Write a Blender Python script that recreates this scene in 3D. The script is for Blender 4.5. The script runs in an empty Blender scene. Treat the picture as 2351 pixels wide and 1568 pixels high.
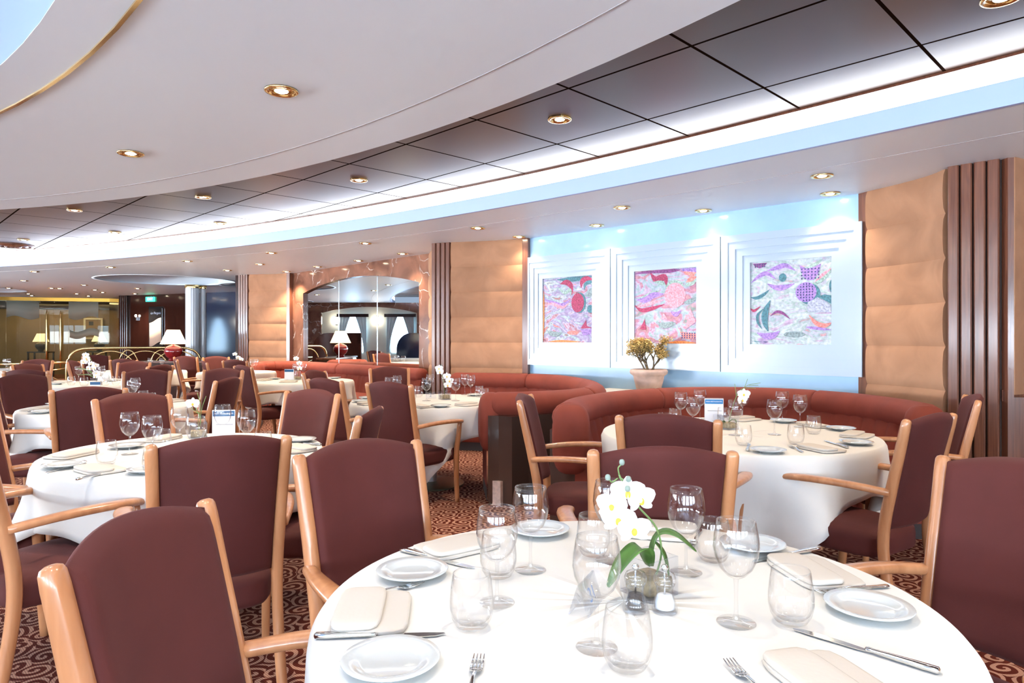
import bpy, bmesh, math, random
from mathutils import Vector, Matrix
random.seed(7)
S = bpy.context.scene
COL = S.collection
PI = math.pi
CAMH, FPX, CX, HY = 1.32, 1550.0, 1175.5, 774.0     # eye height, focal length in px, optical axis, horizon
CEIL, DARKC = 2.57, 2.837
TT = 0.75                                            # cloth-covered table top height

def spot(px, py, z):
    """plan position of something seen at (px,py) that stands at height z"""
    y = (CAMH - z) * FPX / (py - HY)
    return ((px - CX) / FPX * y, y)
def ray(px, y):
    return ((px - CX) / FPX * y, y)

# ------------------------------------------------------------------ materials
def newmat(name):
    m = bpy.data.materials.new(name); m.use_nodes = True
    nt = m.node_tree; b = nt.nodes['Principled BSDF']
    return m, nt, b
def N(nt, t, **kw):
    n = nt.nodes.new(t)
    for k, v in kw.items():
        if k in n.inputs: n.inputs[k].default_value = v
        else: setattr(n, k, v)
    return n
def L(nt, a, b): nt.links.new(a, b)
def simple(name, col, rough=.5, metal=0., coat=0., spec=.5, sheen=0., bump=None, vary=None, trans=0.):
    m, nt, b = newmat(name)
    b.inputs['Base Color'].default_value = (*col, 1); b.inputs['Roughness'].default_value = rough
    b.inputs['Metallic'].default_value = metal; b.inputs['Coat Weight'].default_value = coat
    b.inputs['Specular IOR Level'].default_value = spec; b.inputs['Sheen Weight'].default_value = sheen
    b.inputs['Coat Roughness'].default_value = .08
    tc = N(nt, 'ShaderNodeTexCoord')
    if vary:
        amt, sc = vary
        no = N(nt, 'ShaderNodeTexNoise', Scale=sc, Detail=4.); L(nt, tc.outputs['Object'], no.inputs['Vector'])
        r = N(nt, 'ShaderNodeValToRGB'); L(nt, no.outputs['Fac'], r.inputs['Fac'])
        r.color_ramp.elements[0].position = .3; r.color_ramp.elements[1].position = .7
        r.color_ramp.elements[0].color = (*[c*(1-amt) for c in col], 1); r.color_ramp.elements[1].color = (*[min(1, c*(1+amt)) for c in col], 1)
        L(nt, r.outputs['Color'], b.inputs['Base Color'])
    if bump:
        st, sc = bump
        no = N(nt, 'ShaderNodeTexNoise', Scale=sc, Detail=3.); L(nt, tc.outputs['Object'], no.inputs['Vector'])
        bp = N(nt, 'ShaderNodeBump', Strength=st, Distance=.002); L(nt, no.outputs['Fac'], bp.inputs['Height']); L(nt, bp.outputs['Normal'], b.inputs['Normal'])
    return m
def emit(name, col, st):
    m, nt, b = newmat(name)
    b.inputs['Base Color'].default_value = (*col, 1)
    b.inputs['Emission Color'].default_value = (*col, 1); b.inputs['Emission Strength'].default_value = st
    return m
def glass(name, tint=(1, 1, 1), ior=1.5, lo=.045, rough=.0):
    """thin clear glass: transparent film with Fresnel reflection"""
    m, nt, b = newmat(name); nt.nodes.remove(b)
    out = nt.nodes['Material Output']
    tr = N(nt, 'ShaderNodeBsdfTransparent', Color=(*tint, 1)); gl = N(nt, 'ShaderNodeBsdfGlossy', Roughness=rough)
    lw = N(nt, 'ShaderNodeLayerWeight', Blend=.5); pw = N(nt, 'ShaderNodeMath', operation='POWER'); L(nt, lw.outputs['Facing'], pw.inputs[0]); pw.inputs[1].default_value = 3.
    fr = N(nt, 'ShaderNodeMath', operation='MULTIPLY_ADD'); L(nt, pw.outputs[0], fr.inputs[0]); fr.inputs[1].default_value = .75; fr.inputs[2].default_value = lo
    mx = N(nt, 'ShaderNodeMixShader'); L(nt, fr.outputs[0], mx.inputs[0]); L(nt, tr.outputs[0], mx.inputs[1]); L(nt, gl.outputs[0], mx.inputs[2])
    L(nt, mx.outputs[0], out.inputs[0])
    return m
def wood(name, c1, c2, rough=.3, scale=3., coat=.3, axis=(6., 6., .7)):
    m, nt, b = newmat(name)
    tc = N(nt, 'ShaderNodeTexCoord'); mp = N(nt, 'ShaderNodeMapping'); mp.inputs['Scale'].default_value = axis
    L(nt, tc.outputs['Object'], mp.inputs['Vector'])
    no = N(nt, 'ShaderNodeTexNoise', Scale=scale, Detail=6., Distortion=1.2); L(nt, mp.outputs[0], no.inputs['Vector'])
    r = N(nt, 'ShaderNodeValToRGB'); L(nt, no.outputs['Fac'], r.inputs['Fac'])
    r.color_ramp.elements[0].position = .35; r.color_ramp.elements[1].position = .68
    r.color_ramp.elements[0].color = (*c1, 1); r.color_ramp.elements[1].color = (*c2, 1)
    L(nt, r.outputs['Color'], b.inputs['Base Color'])
    b.inputs['Roughness'].default_value = rough; b.inputs['Coat Weight'].default_value = coat; b.inputs['Coat Roughness'].default_value = .12
    return m
def fabric(name, col, rough=.75, sheen=.07, weave=420.):
    m, nt, b = newmat(name)
    tc = N(nt, 'ShaderNodeTexCoord')
    no = N(nt, 'ShaderNodeTexNoise', Scale=5., Detail=5.); L(nt, tc.outputs['Object'], no.inputs['Vector'])
    r = N(nt, 'ShaderNodeValToRGB'); L(nt, no.outputs['Fac'], r.inputs['Fac'])
    r.color_ramp.elements[0].position = .3; r.color_ramp.elements[1].position = .72
    r.color_ramp.elements[0].color = (*[c*.86 for c in col], 1); r.color_ramp.elements[1].color = (*[c*1.12 for c in col], 1)
    L(nt, r.outputs['Color'], b.inputs['Base Color'])
    ck = N(nt, 'ShaderNodeTexWave', Scale=weave, Distortion=.6, bands_direction='Z'); L(nt, tc.outputs['Object'], ck.inputs['Vector'])
    bp = N(nt, 'ShaderNodeBump', Strength=.25, Distance=.0006); L(nt, ck.outputs['Fac'], bp.inputs['Height']); L(nt, bp.outputs['Normal'], b.inputs['Normal'])
    b.inputs['Roughness'].default_value = rough; b.inputs['Sheen Weight'].default_value = sheen; b.inputs['Sheen Tint'].default_value = (1., .5, .5, 1)
    b.inputs['Specular IOR Level'].default_value = .3
    return m

M = {}
M['fabric'] = fabric('maroon_fabric', (.080, .0148, .0122))
M['sofa'] = fabric('terracotta_fabric', (.25, .050, .030), weave=300.)
M['wood'] = wood('beech_wood', (.42, .172, .072), (.56, .258, .118), rough=.28)
M['redwood'] = wood('cherry_wood', (.125, .042, .024), (.21, .078, .042), rough=.28, coat=.5, axis=(14, 14, .6))
M['darkwood'] = wood('dark_lacquer_wood', (.020, .006, .005), (.045, .014, .010), rough=.12, coat=1., axis=(8, 8, .5))
M['cloth'] = simple('white_table_linen', (.76, .74, .695), rough=.85, sheen=.1, bump=(.15, 60.))
M['napkin'] = simple('cream_napkin_linen', (.62, .565, .50), rough=.85, bump=(.2, 90.))
M['china'] = simple('white_china', (.60, .63, .63), rough=.12, coat=.6)
M['steel'] = simple('polished_cutlery_steel', (.72, .72, .70), rough=.12, metal=1.)
M['brass'] = simple('polished_brass', (.85, .62, .28), rough=.14, metal=1.)
M['glass'] = glass('clear_glass', ior=1.45)
M['stemglass'] = glass('solid_clear_glass', tint=(.97, .975, .98), lo=.07)
M['acrylic'] = glass('clear_acrylic', tint=(.97, .98, 1.), ior=1.35)
M['pane'] = glass('tinted_door_glass', tint=(.80, .76, .60), lo=.02)
M['ceil'] = simple('painted_ceiling', (.80, .89, .98), rough=.42, spec=.4)
M['fascia_bluelit'] = simple('blue_lit_fascia_paint', (.40, .52, .86), rough=.4)  # blue light on the white fascia, put into its colour
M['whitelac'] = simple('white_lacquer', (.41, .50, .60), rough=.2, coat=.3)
M['bluelitlac'] = simple('blue_lit_white_lacquer', (.34, .53, .73), rough=.2, coat=.3, vary=(.06, 3.))  # white wall; its blue reflected light is put into the colour
M['cream'] = simple('cream_laminate', (.78, .74, .64), rough=.4)
M['black'] = simple('black_plastic', (.012, .012, .014), rough=.3)
M['petal'] = simple('orchid_petal', (.93, .93, .92), rough=.6, sheen=.2)
M['yellow'] = simple('orchid_throat', (.85, .5, .05), rough=.6)
M['leaf'] = simple('orchid_leaf', (.065, .15, .028), rough=.35, vary=(.35, 18.))
M['stem'] = simple('orchid_stem', (.16, .25, .08), rough=.5)
M['bud'] = simple('orchid_bud', (.22, .28, .24), rough=.4)
M['sand'] = simple('vase_pebbles', (.36, .27, .14), rough=.7, vary=(.45, 60.), bump=(.8, 80.))
M['pepper'] = simple('peppercorns', (.05, .035, .025), rough=.7, vary=(.6, 300.))
M['salt'] = simple('table_salt', (.92, .92, .93), rough=.8)
M['terracotta'] = simple('pale_terracotta', (.62, .42, .33), rough=.65, vary=(.15, 12.))
M['soil'] = simple('potting_soil', (.09, .045, .02), rough=.9)
M['twig'] = simple('dry_twig', (.15, .10, .05), rough=.8, vary=(.5, 30.))
M['dryleaf'] = simple('dry_gold_leaf', (.66, .46, .16), rough=.7, vary=(.45, 40.))
M['shade'] = emit('lit_lampshade', (1., .84, .60), .9)
M['redlac'] = simple('red_glazed_ceramic', (.26, .012, .016), rough=.12, coat=1.)
M['bulb'] = emit('downlight_bulb', (1., .86, .60), 30.)
M['cove'] = emit('cove_diffuser', (.93, .96, 1.), 3.4)
M['bluepaint'] = simple('card_blue_print', (.02, .11, .26), rough=.4)
M['bluepaint2'] = simple('card_bright_blue_print', (.01, .19, .50), rough=.4)
M['paper'] = simple('card_white_paper', (.86, .87, .92), rough=.5)
M['ink'] = simple('grey_ink', (.22, .2, .22), rough=.6)
M['whitemark'] = simple('white_print', (.9, .92, .95), rough=.5)
M['bluemark'] = simple('engraved_blue_number', (.22, .30, .48), rough=.5)
M['menu'] = simple('cream_menu_paper', (.80, .66, .52), rough=.7)
M['exit'] = emit('exit_sign_green', (.05, .75, .42), 1.1)
M['exitmark'] = emit('exit_sign_white', (.9, 1., .95), 1.6)
M['tan'] = simple('tan_lobby_wall', (.28, .19, .10), rough=.45, vary=(.1, 2.))
M['frost'] = simple('frosted_glass_film', (.40, .42, .34), rough=.5)
M['partition'] = simple('polished_brown_panel', (.055, .032, .026), rough=.14, coat=1.)
M['stone'] = simple('pinkish_stone_edge', (.55, .40, .34), rough=.5, vary=(.2, 30.))
M['pedestal'] = simple('white_pedestal', (.80, .80, .80), rough=.3)
M['base'] = simple('aged_bronze_plate', (.15, .15, .10), rough=.32, metal=.7)
M['toekick'] = simple('dark_toe_kick', (.03, .02, .02), rough=.6)
M['shadowgap'] = simple('dark_joint', (.02, .012, .010), rough=.6)
M['dome_bluelit'] = simple('blue_lit_dome_paint', (.42, .62, .95), rough=.4)  # white dome with the blue recess light in its base colour
M['groove'] = simple('ceiling_joint', (.42, .40, .42), rough=.6)
M['mirror'] = simple('silvered_mirror', (.86, .90, .90), rough=.0, metal=1.)
M['chrome'] = simple('brushed_chrome', (.7, .75, .8), rough=.2, metal=1.)
M['bluecol'] = simple('white_fluted_column', (.80, .84, .90), rough=.25, coat=.4)
M['gold'] = simple('gold_header', (.62, .36, .06), rough=.3, metal=.8)
M['window'] = emit('daylight_window', (.50, .75, 1.), 5.)
M['sconce'] = emit('sconce_glass', (1., .93, .8), 7.)
M['navy'] = simple('dark_blue_lacquer', (.02, .035, .08), rough=.1, coat=1.)
M['drape'] = simple('pale_blue_drape', (.65, .82, .9), rough=.8)

def suede():
    m, nt, b = newmat('tan_suede_padding')
    tc = N(nt, 'ShaderNodeTexCoord')
    no = N(nt, 'ShaderNodeTexNoise', Scale=3.2, Detail=7., Distortion=.8); L(nt, tc.outputs['Object'], no.inputs['Vector'])
    r = N(nt, 'ShaderNodeValToRGB'); L(nt, no.outputs['Fac'], r.inputs['Fac'])
    r.color_ramp.elements[0].position = .3; r.color_ramp.elements[1].position = .7
    r.color_ramp.elements[0].color = (.33, .155, .078, 1); r.color_ramp.elements[1].color = (.45, .225, .12, 1)
    L(nt, r.outputs['Color'], b.inputs['Base Color'])
    b.inputs['Roughness'].default_value = .8; b.inputs['Sheen Weight'].default_value = .3; b.inputs['Sheen Tint'].default_value = (1, .8, .6, 1)
    return m
M['suede'] = suede()
def marble():
    m, nt, b = newmat('red_brown_marble')
    tc = N(nt, 'ShaderNodeTexCoord')
    no = N(nt, 'ShaderNodeTexNoise', Scale=2.2, Detail=8., Distortion=.9); L(nt, tc.outputs['Object'], no.inputs['Vector'])
    r = N(nt, 'ShaderNodeValToRGB'); L(nt, no.outputs['Fac'], r.inputs['Fac'])
    e = r.color_ramp.elements; e[0].position = .3; e[1].position = .72
    e[0].color = (.11, .045, .028, 1); e[1].color = (.30, .135, .085, 1)
    wn = N(nt, 'ShaderNodeTexNoise', Scale=1.3, Detail=5.); L(nt, tc.outputs['Object'], wn.inputs['Vector'])
    ad = N(nt, 'ShaderNodeVectorMath', operation='MULTIPLY_ADD'); L(nt, wn.outputs['Color'], ad.inputs[0]); ad.inputs[1].default_value = (.9, .9, .9); L(nt, tc.outputs['Object'], ad.inputs[2])
    vo = N(nt, 'ShaderNodeTexVoronoi', feature='DISTANCE_TO_EDGE', Scale=1.7); L(nt, ad.outputs[0], vo.inputs['Vector'])
    v = N(nt, 'ShaderNodeValToRGB'); L(nt, vo.outputs['Distance'], v.inputs['Fac'])
    e = v.color_ramp.elements; e[0].position = .0; e[1].position = .018; e[0].color = (1, 1, 1, 1); e[1].color = (0, 0, 0, 1)
    n2 = N(nt, 'ShaderNodeTexNoise', Scale=2.6, Detail=2.); L(nt, tc.outputs['Object'], n2.inputs['Vector'])
    v2 = N(nt, 'ShaderNodeValToRGB'); L(nt, n2.outputs['Fac'], v2.inputs['Fac'])
    v2.color_ramp.elements[0].position = .46; v2.color_ramp.elements[1].position = .56
    mu = N(nt, 'ShaderNodeMath', operation='MULTIPLY'); L(nt, v.outputs['Color'], mu.inputs[0]); L(nt, v2.outputs['Color'], mu.inputs[1])
    mx = N(nt, 'ShaderNodeMixRGB'); L(nt, mu.outputs[0], mx.inputs[0]); L(nt, r.outputs['Color'], mx.inputs[1]); mx.inputs[2].default_value = (.62, .55, .50, 1)
    L(nt, mx.outputs[0], b.inputs['Base Color']); b.inputs['Roughness'].default_value = .15
    return m
M['marble'] = marble()
def carpet():
    m, nt, b = newmat('scroll_pattern_carpet')
    tc = N(nt, 'ShaderNodeTexCoord')
    wn = N(nt, 'ShaderNodeTexNoise', Scale=5., Detail=1.); L(nt, tc.outputs['Object'], wn.inputs['Vector'])
    ad = N(nt, 'ShaderNodeVectorMath', operation='MULTIPLY_ADD'); L(nt, wn.outputs['Color'], ad.inputs[0]); ad.inputs[1].default_value = (.07, .07, 0); L(nt, tc.outputs['Object'], ad.inputs[2])
    mp = N(nt, 'ShaderNodeVectorMath', operation='MULTIPLY'); L(nt, ad.outputs[0], mp.inputs[0]); mp.inputs[1].default_value = (8.6, 8.6, 0)
    vo = N(nt, 'ShaderNodeTexVoronoi', Scale=1., voronoi_dimensions='2D', Randomness=.75); L(nt, mp.outputs[0], vo.inputs['Vector'])
    sb = N(nt, 'ShaderNodeVectorMath', operation='SUBTRACT'); L(nt, mp.outputs[0], sb.inputs[0]); L(nt, vo.outputs['Position'], sb.inputs[1])
    sx = N(nt, 'ShaderNodeSeparateXYZ'); L(nt, sb.outputs[0], sx.inputs[0])
    at = N(nt, 'ShaderNodeMath', operation='ARCTAN2'); L(nt, sx.outputs['Y'], at.inputs[0]); L(nt, sx.outputs['X'], at.inputs[1])
    di = N(nt, 'ShaderNodeMath', operation='MULTIPLY'); L(nt, vo.outputs['Distance'], di.inputs[0]); di.inputs[1].default_value = 19.
    sm = N(nt, 'ShaderNodeMath', operation='ADD'); L(nt, di.outputs[0], sm.inputs[0]); L(nt, at.outputs[0], sm.inputs[1])
    sn = N(nt, 'ShaderNodeMath', operation='SINE'); L(nt, sm.outputs[0], sn.inputs[0])
    r = N(nt, 'ShaderNodeValToRGB'); r.color_ramp.interpolation = 'LINEAR'; L(nt, sn.outputs[0], r.inputs['Fac'])
    e = r.color_ramp.elements; e[0].position = .08; e[1].position = .3
    e[0].color = (.105, .018, .010, 1); e[1].color = (.50, .265, .185, 1)
    rib = N(nt, 'ShaderNodeTexWave', Scale=55., bands_direction='DIAGONAL'); L(nt, tc.outputs['Object'], rib.inputs['Vector'])
    mr = N(nt, 'ShaderNodeMapRange'); L(nt, rib.outputs['Fac'], mr.inputs['Value']); mr.inputs['To Min'].default_value = .6; mr.inputs['To Max'].default_value = 1.1
    mx = N(nt, 'ShaderNodeVectorMath', operation='MULTIPLY'); L(nt, r.outputs['Color'], mx.inputs[0]); L(nt, mr.outputs[0], mx.inputs[1])
    L(nt, mx.outputs[0], b.inputs['Base Color']); b.inputs['Roughness'].default_value = .95; b.inputs['Specular IOR Level'].default_value = .1
    return m
M['carpet'] = carpet()
def darkceil():
    m, nt, b = newmat('bronze_ceiling_tiles')
    tc = N(nt, 'ShaderNodeTexCoord')
    mp = N(nt, 'ShaderNodeMapping'); mp.inputs['Location'].default_value = (0, 0, 0); mp.inputs['Rotation'].default_value = (0, 0, 0)
    L(nt, tc.outputs['Object'], mp.inputs['Vector'])
    sx = N(nt, 'ShaderNodeSeparateXYZ'); L(nt, mp.outputs[0], sx.inputs[0])
    outs = []
    for ax in 'XY':
        d = N(nt, 'ShaderNodeMath', operation='DIVIDE'); L(nt, sx.outputs[ax], d.inputs[0]); d.inputs[1].default_value = .84
        f = N(nt, 'ShaderNodeMath', operation='FRACT'); L(nt, d.outputs[0], f.inputs[0])
        s = N(nt, 'ShaderNodeMath', operation='SUBTRACT'); L(nt, f.outputs[0], s.inputs[0]); s.inputs[1].default_value = .5
        a = N(nt, 'ShaderNodeMath', operation='ABSOLUTE'); L(nt, s.outputs[0], a.inputs[0])
        g = N(nt, 'ShaderNodeMath', operation='GREATER_THAN'); L(nt, a.outputs[0], g.inputs[0]); g.inputs[1].default_value = .489
        outs.append(g)
    mxm = N(nt, 'ShaderNodeMath', operation='MAXIMUM'); L(nt, outs[0].outputs[0], mxm.inputs[0]); L(nt, outs[1].outputs[0], mxm.inputs[1])
    mx = N(nt, 'ShaderNodeMixRGB'); L(nt, mxm.outputs[0], mx.inputs[0]); mx.inputs[1].default_value = (.085, .044, .029, 1); mx.inputs[2].default_value = (.012, .006, .004, 1)
    L(nt, mx.outputs[0], b.inputs['Base Color'])
    me = N(nt, 'ShaderNodeMath', operation='SUBTRACT'); me.inputs[0].default_value = 1.; L(nt, mxm.outputs[0], me.inputs[1])
    mm = N(nt, 'ShaderNodeMath', operation='MULTIPLY'); L(nt, me.outputs[0], mm.inputs[0]); mm.inputs[1].default_value = .0
    mm.inputs[1].default_value = .34; L(nt, mm.outputs[0], b.inputs['Specular IOR Level']); b.inputs['Roughness'].default_value = .30
    return m
M['darkceil'] = darkceil()

def canvas_mat(name, cols, seed, sc=2.2):
    m, nt, b = newmat(name)
    tc = N(nt, 'ShaderNodeTexCoord')
    mp = N(nt, 'ShaderNodeMapping'); mp.inputs['Location'].default_value = (seed, seed*.7, 0); mp.inputs['Scale'].default_value = (1., 2.2, 2.2); L(nt, tc.outputs['Object'], mp.inputs['Vector'])
    n1 = N(nt, 'ShaderNodeTexNoise', Scale=sc, Detail=2.5, Distortion=2.8); L(nt, mp.outputs[0], n1.inputs['Vector'])
    r = N(nt, 'ShaderNodeValToRGB'); L(nt, n1.outputs['Fac'], r.inputs['Fac'])
    els = r.color_ramp.elements
    while len(els) < len(cols): els.new(.5)
    for k, c in enumerate(cols):
        els[k].position = .27 + .46 * k / (len(cols)-1); els[k].color = (*c, 1)
    n2 = N(nt, 'ShaderNodeTexNoise', Scale=42., Detail=3.); L(nt, tc.outputs['Object'], n2.inputs['Vector'])
    mr = N(nt, 'ShaderNodeMapRange'); L(nt, n2.outputs['Fac'], mr.inputs['Value']); mr.inputs['To Min'].default_value = .30; mr.inputs['To Max'].default_value = 1.05
    mx = N(nt, 'ShaderNodeVectorMath', operation='MULTIPLY'); L(nt, r.outputs['Color'], mx.inputs[0]); L(nt, mr.outputs[0], mx.inputs[1])
    L(nt, mx.outputs[0], b.inputs['Base Color']); b.inputs['Roughness'].default_value = .55
    return m
def paint(name, col):
    return simple(name, col, rough=.6, vary=(.45, 55.))
ART = {'crimson': paint('crimson_paint', (.36, .03, .10)), 'teal': paint('teal_paint', (.06, .19, .24)), 'pink': paint('pink_paint', (.72, .30, .38)),
       'violet': paint('violet_paint', (.34, .20, .55)), 'coral': paint('coral_paint', (.72, .22, .20)), 'sage': paint('sage_paint', (.30, .42, .38)),
       'grey': paint('grey_green_paint', (.22, .29, .31)), 'white': paint('pale_paint', (.40, .43, .56)), 'orange': paint('orange_paint', (.75, .22, .06)), 'dot': paint('dark_dot_paint', (.05, .05, .16)), 'plum': paint('plum_paint', (.22, .05, .20))}

# ------------------------------------------------------------------ mesh helpers
class MB:
    def __init__(s): s.v = []; s.f = []; s.mi = []
    def add(s, V, F, mi=0):
        o = len(s.v); s.v += [tuple(p) for p in V]; s.f += [tuple(i+o for i in f) for f in F]; s.mi += [mi]*len(F); return s
    def build(s, name, mat, parent=None, smooth=True, loc=None, rz=0, autosm=None):
        me = bpy.data.meshes.new(name); me.from_pydata(s.v, [], s.f); me.update()
        mats = mat if isinstance(mat, (list, tuple)) else [mat]
        for m in mats: me.materials.append(m)
        if len(mats) > 1:
            for p, k in zip(me.polygons, s.mi): p.material_index = k
        bm = bmesh.new(); bm.from_mesh(me); bmesh.ops.recalc_face_normals(bm, faces=bm.faces)
        if smooth:
            for f in bm.faces: f.smooth = True
            if autosm:
                for e in bm.edges:
                    if len(e.link_faces) == 2 and e.calc_face_angle(0) > autosm: e.smooth = False
        bm.to_mesh(me); bm.free()
        o = bpy.data.objects.new(name, me); COL.objects.link(o)
        if parent: o.parent = parent
        if loc: o.location = loc
        o.rotation_euler.z = rz
        return o
def lathe(prof, n=24, cx=0, cy=0, cz=0, close=True):
    V = []; F = []; k = len(prof)
    for i in range(n):
        a = 2*PI*i/n
        for r, z in prof: V.append((cx+r*math.cos(a), cy+r*math.sin(a), cz+z))
    for i in range(n):
        j = (i+1) % n
        for q in range(k-1):
            a, b, c, d = i*k+q, j*k+q, j*k+q+1, i*k+q+1
            if prof[q][0] < 1e-6: F.append((a, c, d))
            elif prof[q+1][0] < 1e-6: F.append((a, b, c))
            else: F.append((a, b, c, d))
    return V, F
def box(x0, y0, z0, x1, y1, z1):
    V = [(x0,y0,z0),(x1,y0,z0),(x1,y1,z0),(x0,y1,z0),(x0,y0,z1),(x1,y0,z1),(x1,y1,z1),(x0,y1,z1)]
    return V, [(0,3,2,1),(4,5,6,7),(0,1,5,4),(1,2,6,5),(2,3,7,6),(3,0,4,7)]
def rbox(cx, cy, cz, sx, sy, sz, n=5., k=6, fn=None):
    """rounded cushion-like box, half sizes sx,sy,sz"""
    V = []; F = []; idx = {}
    def vid(p):
        q = tuple(round(c, 5) for c in p)
        if q not in idx:
            l = (abs(p[0])**n+abs(p[1])**n+abs(p[2])**n)**(1/n)
            w = [c/l for c in p]; w = (w[0]*sx, w[1]*sy, w[2]*sz)
            if fn: w = fn(*w)
            idx[q] = len(V); V.append((cx+w[0], cy+w[1], cz+w[2]))
        return idx[q]
    g = [math.tan((-1+2*i/k)*PI/4) for i in range(k+1)]
    for ax in range(3):
        for sg in (-1, 1):
            for i in range(k):
                for j in range(k):
                    qs = []
                    for a, b in ((i,j),(i+1,j),(i+1,j+1),(i,j+1)):
                        p = [0,0,0]; p[ax] = sg; p[(ax+1)%3] = g[a]; p[(ax+2)%3] = g[b]; qs.append(vid(p))
                    F.append(tuple(qs if sg > 0 else qs[::-1]))
    return V, F
def tube(path, rad, n=10, flat=1., cap=True, up=(0,0,1)):
    """swept (elliptic) tube; rad: number or list; flat: height/width ratio"""
    P = [Vector(p) for p in path]; m = len(P); V = []; F = []
    for i, p in enumerate(P):
        t = (P[min(i+1, m-1)]-P[max(i-1, 0)]).normalized()
        u = Vector(up)
        if abs(t.dot(u)) > .95: u = Vector((0, 1, 0))
        s = t.cross(u).normalized(); w = s.cross(t).normalized()
        r = rad[i] if isinstance(rad, (list, tuple)) else rad
        rx, ry = r if isinstance(r, tuple) else (r, r*flat)
        for k in range(n):
            a = 2*PI*k/n; c, d = math.cos(a), math.sin(a)
            e = .75; c = math.copysign(abs(c)**e, c); d = math.copysign(abs(d)**e, d)
            V.append(p+s*(c*rx)+w*(d*ry))
    for i in range(m-1):
        for k in range(n):
            k2 = (k+1) % n
            F.append((i*n+k, i*n+k2, (i+1)*n+k2, (i+1)*n+k))
    if cap:
        F.append(tuple(range(n))[::-1]); F.append(tuple((m-1)*n+k for k in range(n)))
    return V, F
def catmull(P, per=8):
    P = [Vector((*p, 0)) if len(p) == 2 else Vector(p) for p in P]; out = []
    Q = [P[0]*2-P[1]] + P + [P[-1]*2-P[-2]]
    for i in range(1, len(Q)-2):
        a, b, c, d = Q[i-1:i+3]
        for k in range(per):
            t = k/per
            out.append(.5*((2*b)+(c-a)*t+(2*a-5*b+4*c-d)*t*t+(3*b-a-3*c+d)*t**3))
    out.append(P[-1]); return out
def sweep(path, sec, side=1, cap=True, closed_sec=True, taper=None):
    """sweep a section [(offset to the inside, z)] along a plan path"""
    m = len(path); k = len(sec); V = []; F = []
    for i, p in enumerate(path):
        t = (path[min(i+1, m-1)]-path[max(i-1, 0)]); t.z = 0; t.normalize()
        nrm = Vector((-t.y, t.x, 0))*side
        s = taper(i, m) if taper else None
        for o, z in sec:
            if s: 
                oc, zc, f = s; o = oc+(o-oc)*f; z = zc+(z-zc)*f
            V.append((p.x+nrm.x*o, p.y+nrm.y*o, z))
    for i in range(m-1):
        for j in range(k if closed_sec else k-1):
            j2 = (j+1) % k
            F.append((i*k+j, (i+1)*k+j, (i+1)*k+j2, i*k+j2))
    if cap and closed_sec:
        F.append(tuple(range(k))); F.append(tuple((m-1)*k+j for j in range(k))[::-1])
    return V, F
def prism(poly, z0, z1):
    n = len(poly)
    V = [(x, y, z0) for x, y in poly]+[(x, y, z1) for x, y in poly]
    return V, [tuple(range(n))[::-1], tuple(range(n, 2*n))]+[(i, (i+1) % n, n+(i+1) % n, n+i) for i in range(n)]

# ------------------------------------------------------------------ scene bookkeeping
def empty(name, loc=(0,0,0), rz=0):
    o = bpy.data.objects.new(name, None); COL.objects.link(o); o.location = loc; o.rotation_euler.z = rz; o.empty_display_size = .1; return o
def tag(o, label, cat, group=None, kind=None):
    o['label'] = label; o['category'] = cat
    if group: o['group'] = group
    if kind: o['kind'] = kind
    return o
def struct(o): o['kind'] = 'structure'; return o
def copy_tree(o, parent=None):
    c = o.copy(); COL.objects.link(c); c.parent = parent
    for ch in list(o.children): copy_tree(ch, c)
    return c
ORD = ['leftmost', 'second from left', 'third from left', 'fourth from left', 'fifth from left', 'sixth from left', 'seventh from left', 'eighth from left', 'ninth from left', 'tenth from left',
       'eleventh from left', 'twelfth from left', 'thirteenth from left', 'fourteenth from left', 'fifteenth from left', 'sixteenth from left']
def ordinal(i, n):
    if n == 1: return 'the only one'
    if i == n-1: return 'rightmost'
    if i == n-2 and n > 4: return 'second from right'
    if i == n-3 and n > 6: return 'third from right'
    if i == n-4 and n > 8: return 'fourth from right'
    return ORD[i]
# ================================================================== SETTING
FC, FR = (-19.56, -15.26), 29.18          # circle of the cove fascia
DC, DR = (-7.6, -3.3), 10.25              # circle of the hanging white ceiling disc
XL, XR, YB, YF = -16.6, 6.5, -4.6, 26.0
def arc(c, r, a0, a1, n): return [(c[0]+r*math.cos(a0+(a1-a0)*i/n), c[1]+r*math.sin(a0+(a1-a0)*i/n)) for i in range(n+1)]
def ang_y(c, r, y): return math.asin((y-c[1])/r)
def ang_x(c, r, x): return math.acos((x-c[0])/r)
struct(MB().add(*box(XL, YB, -.06, XR+1, YF, 0)).build('floor', M['carpet'], smooth=False))
fa0, fa1 = ang_y(FC, FR, YB), ang_x(FC, FR, XL)
farc = arc(FC, FR, fa0, fa1, 96)
# outer white ceiling with two round recesses
RECESS = [(-7.6, 14.9, 1.38), (-14.3, 17.6, 1.35), (-6.05, 16.4, .95)]
def flat_with_holes(name, outer, holes, z, thick, mat):
    bm = bmesh.new(); es = []
    for loop in [outer]+holes:
        vs = [bm.verts.new((x, y, z)) for x, y in loop]
        es += [bm.edges.new((vs[i], vs[(i+1) % len(vs)])) for i in range(len(vs))]
    bmesh.ops.triangle_fill(bm, use_beauty=True, edges=es)
    r = bmesh.ops.extrude_face_region(bm, geom=list(bm.faces))
    for v in r['geom']:
        if isinstance(v, bmesh.types.BMVert): v.co.z += thick
    bmesh.ops.recalc_face_normals(bm, faces=bm.faces)
    me = bpy.data.meshes.new(name); bm.to_mesh(me); bm.free(); me.materials.append(mat)
    o = bpy.data.objects.new(name, me); COL.objects.link(o); return o
outer = farc + [(XL, YF), (XR+1, YF), (XR+1, YB)]
holes = [arc((x, y), r, 0, 2*PI, 40)[:-1] for x, y, r in RECESS]
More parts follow.
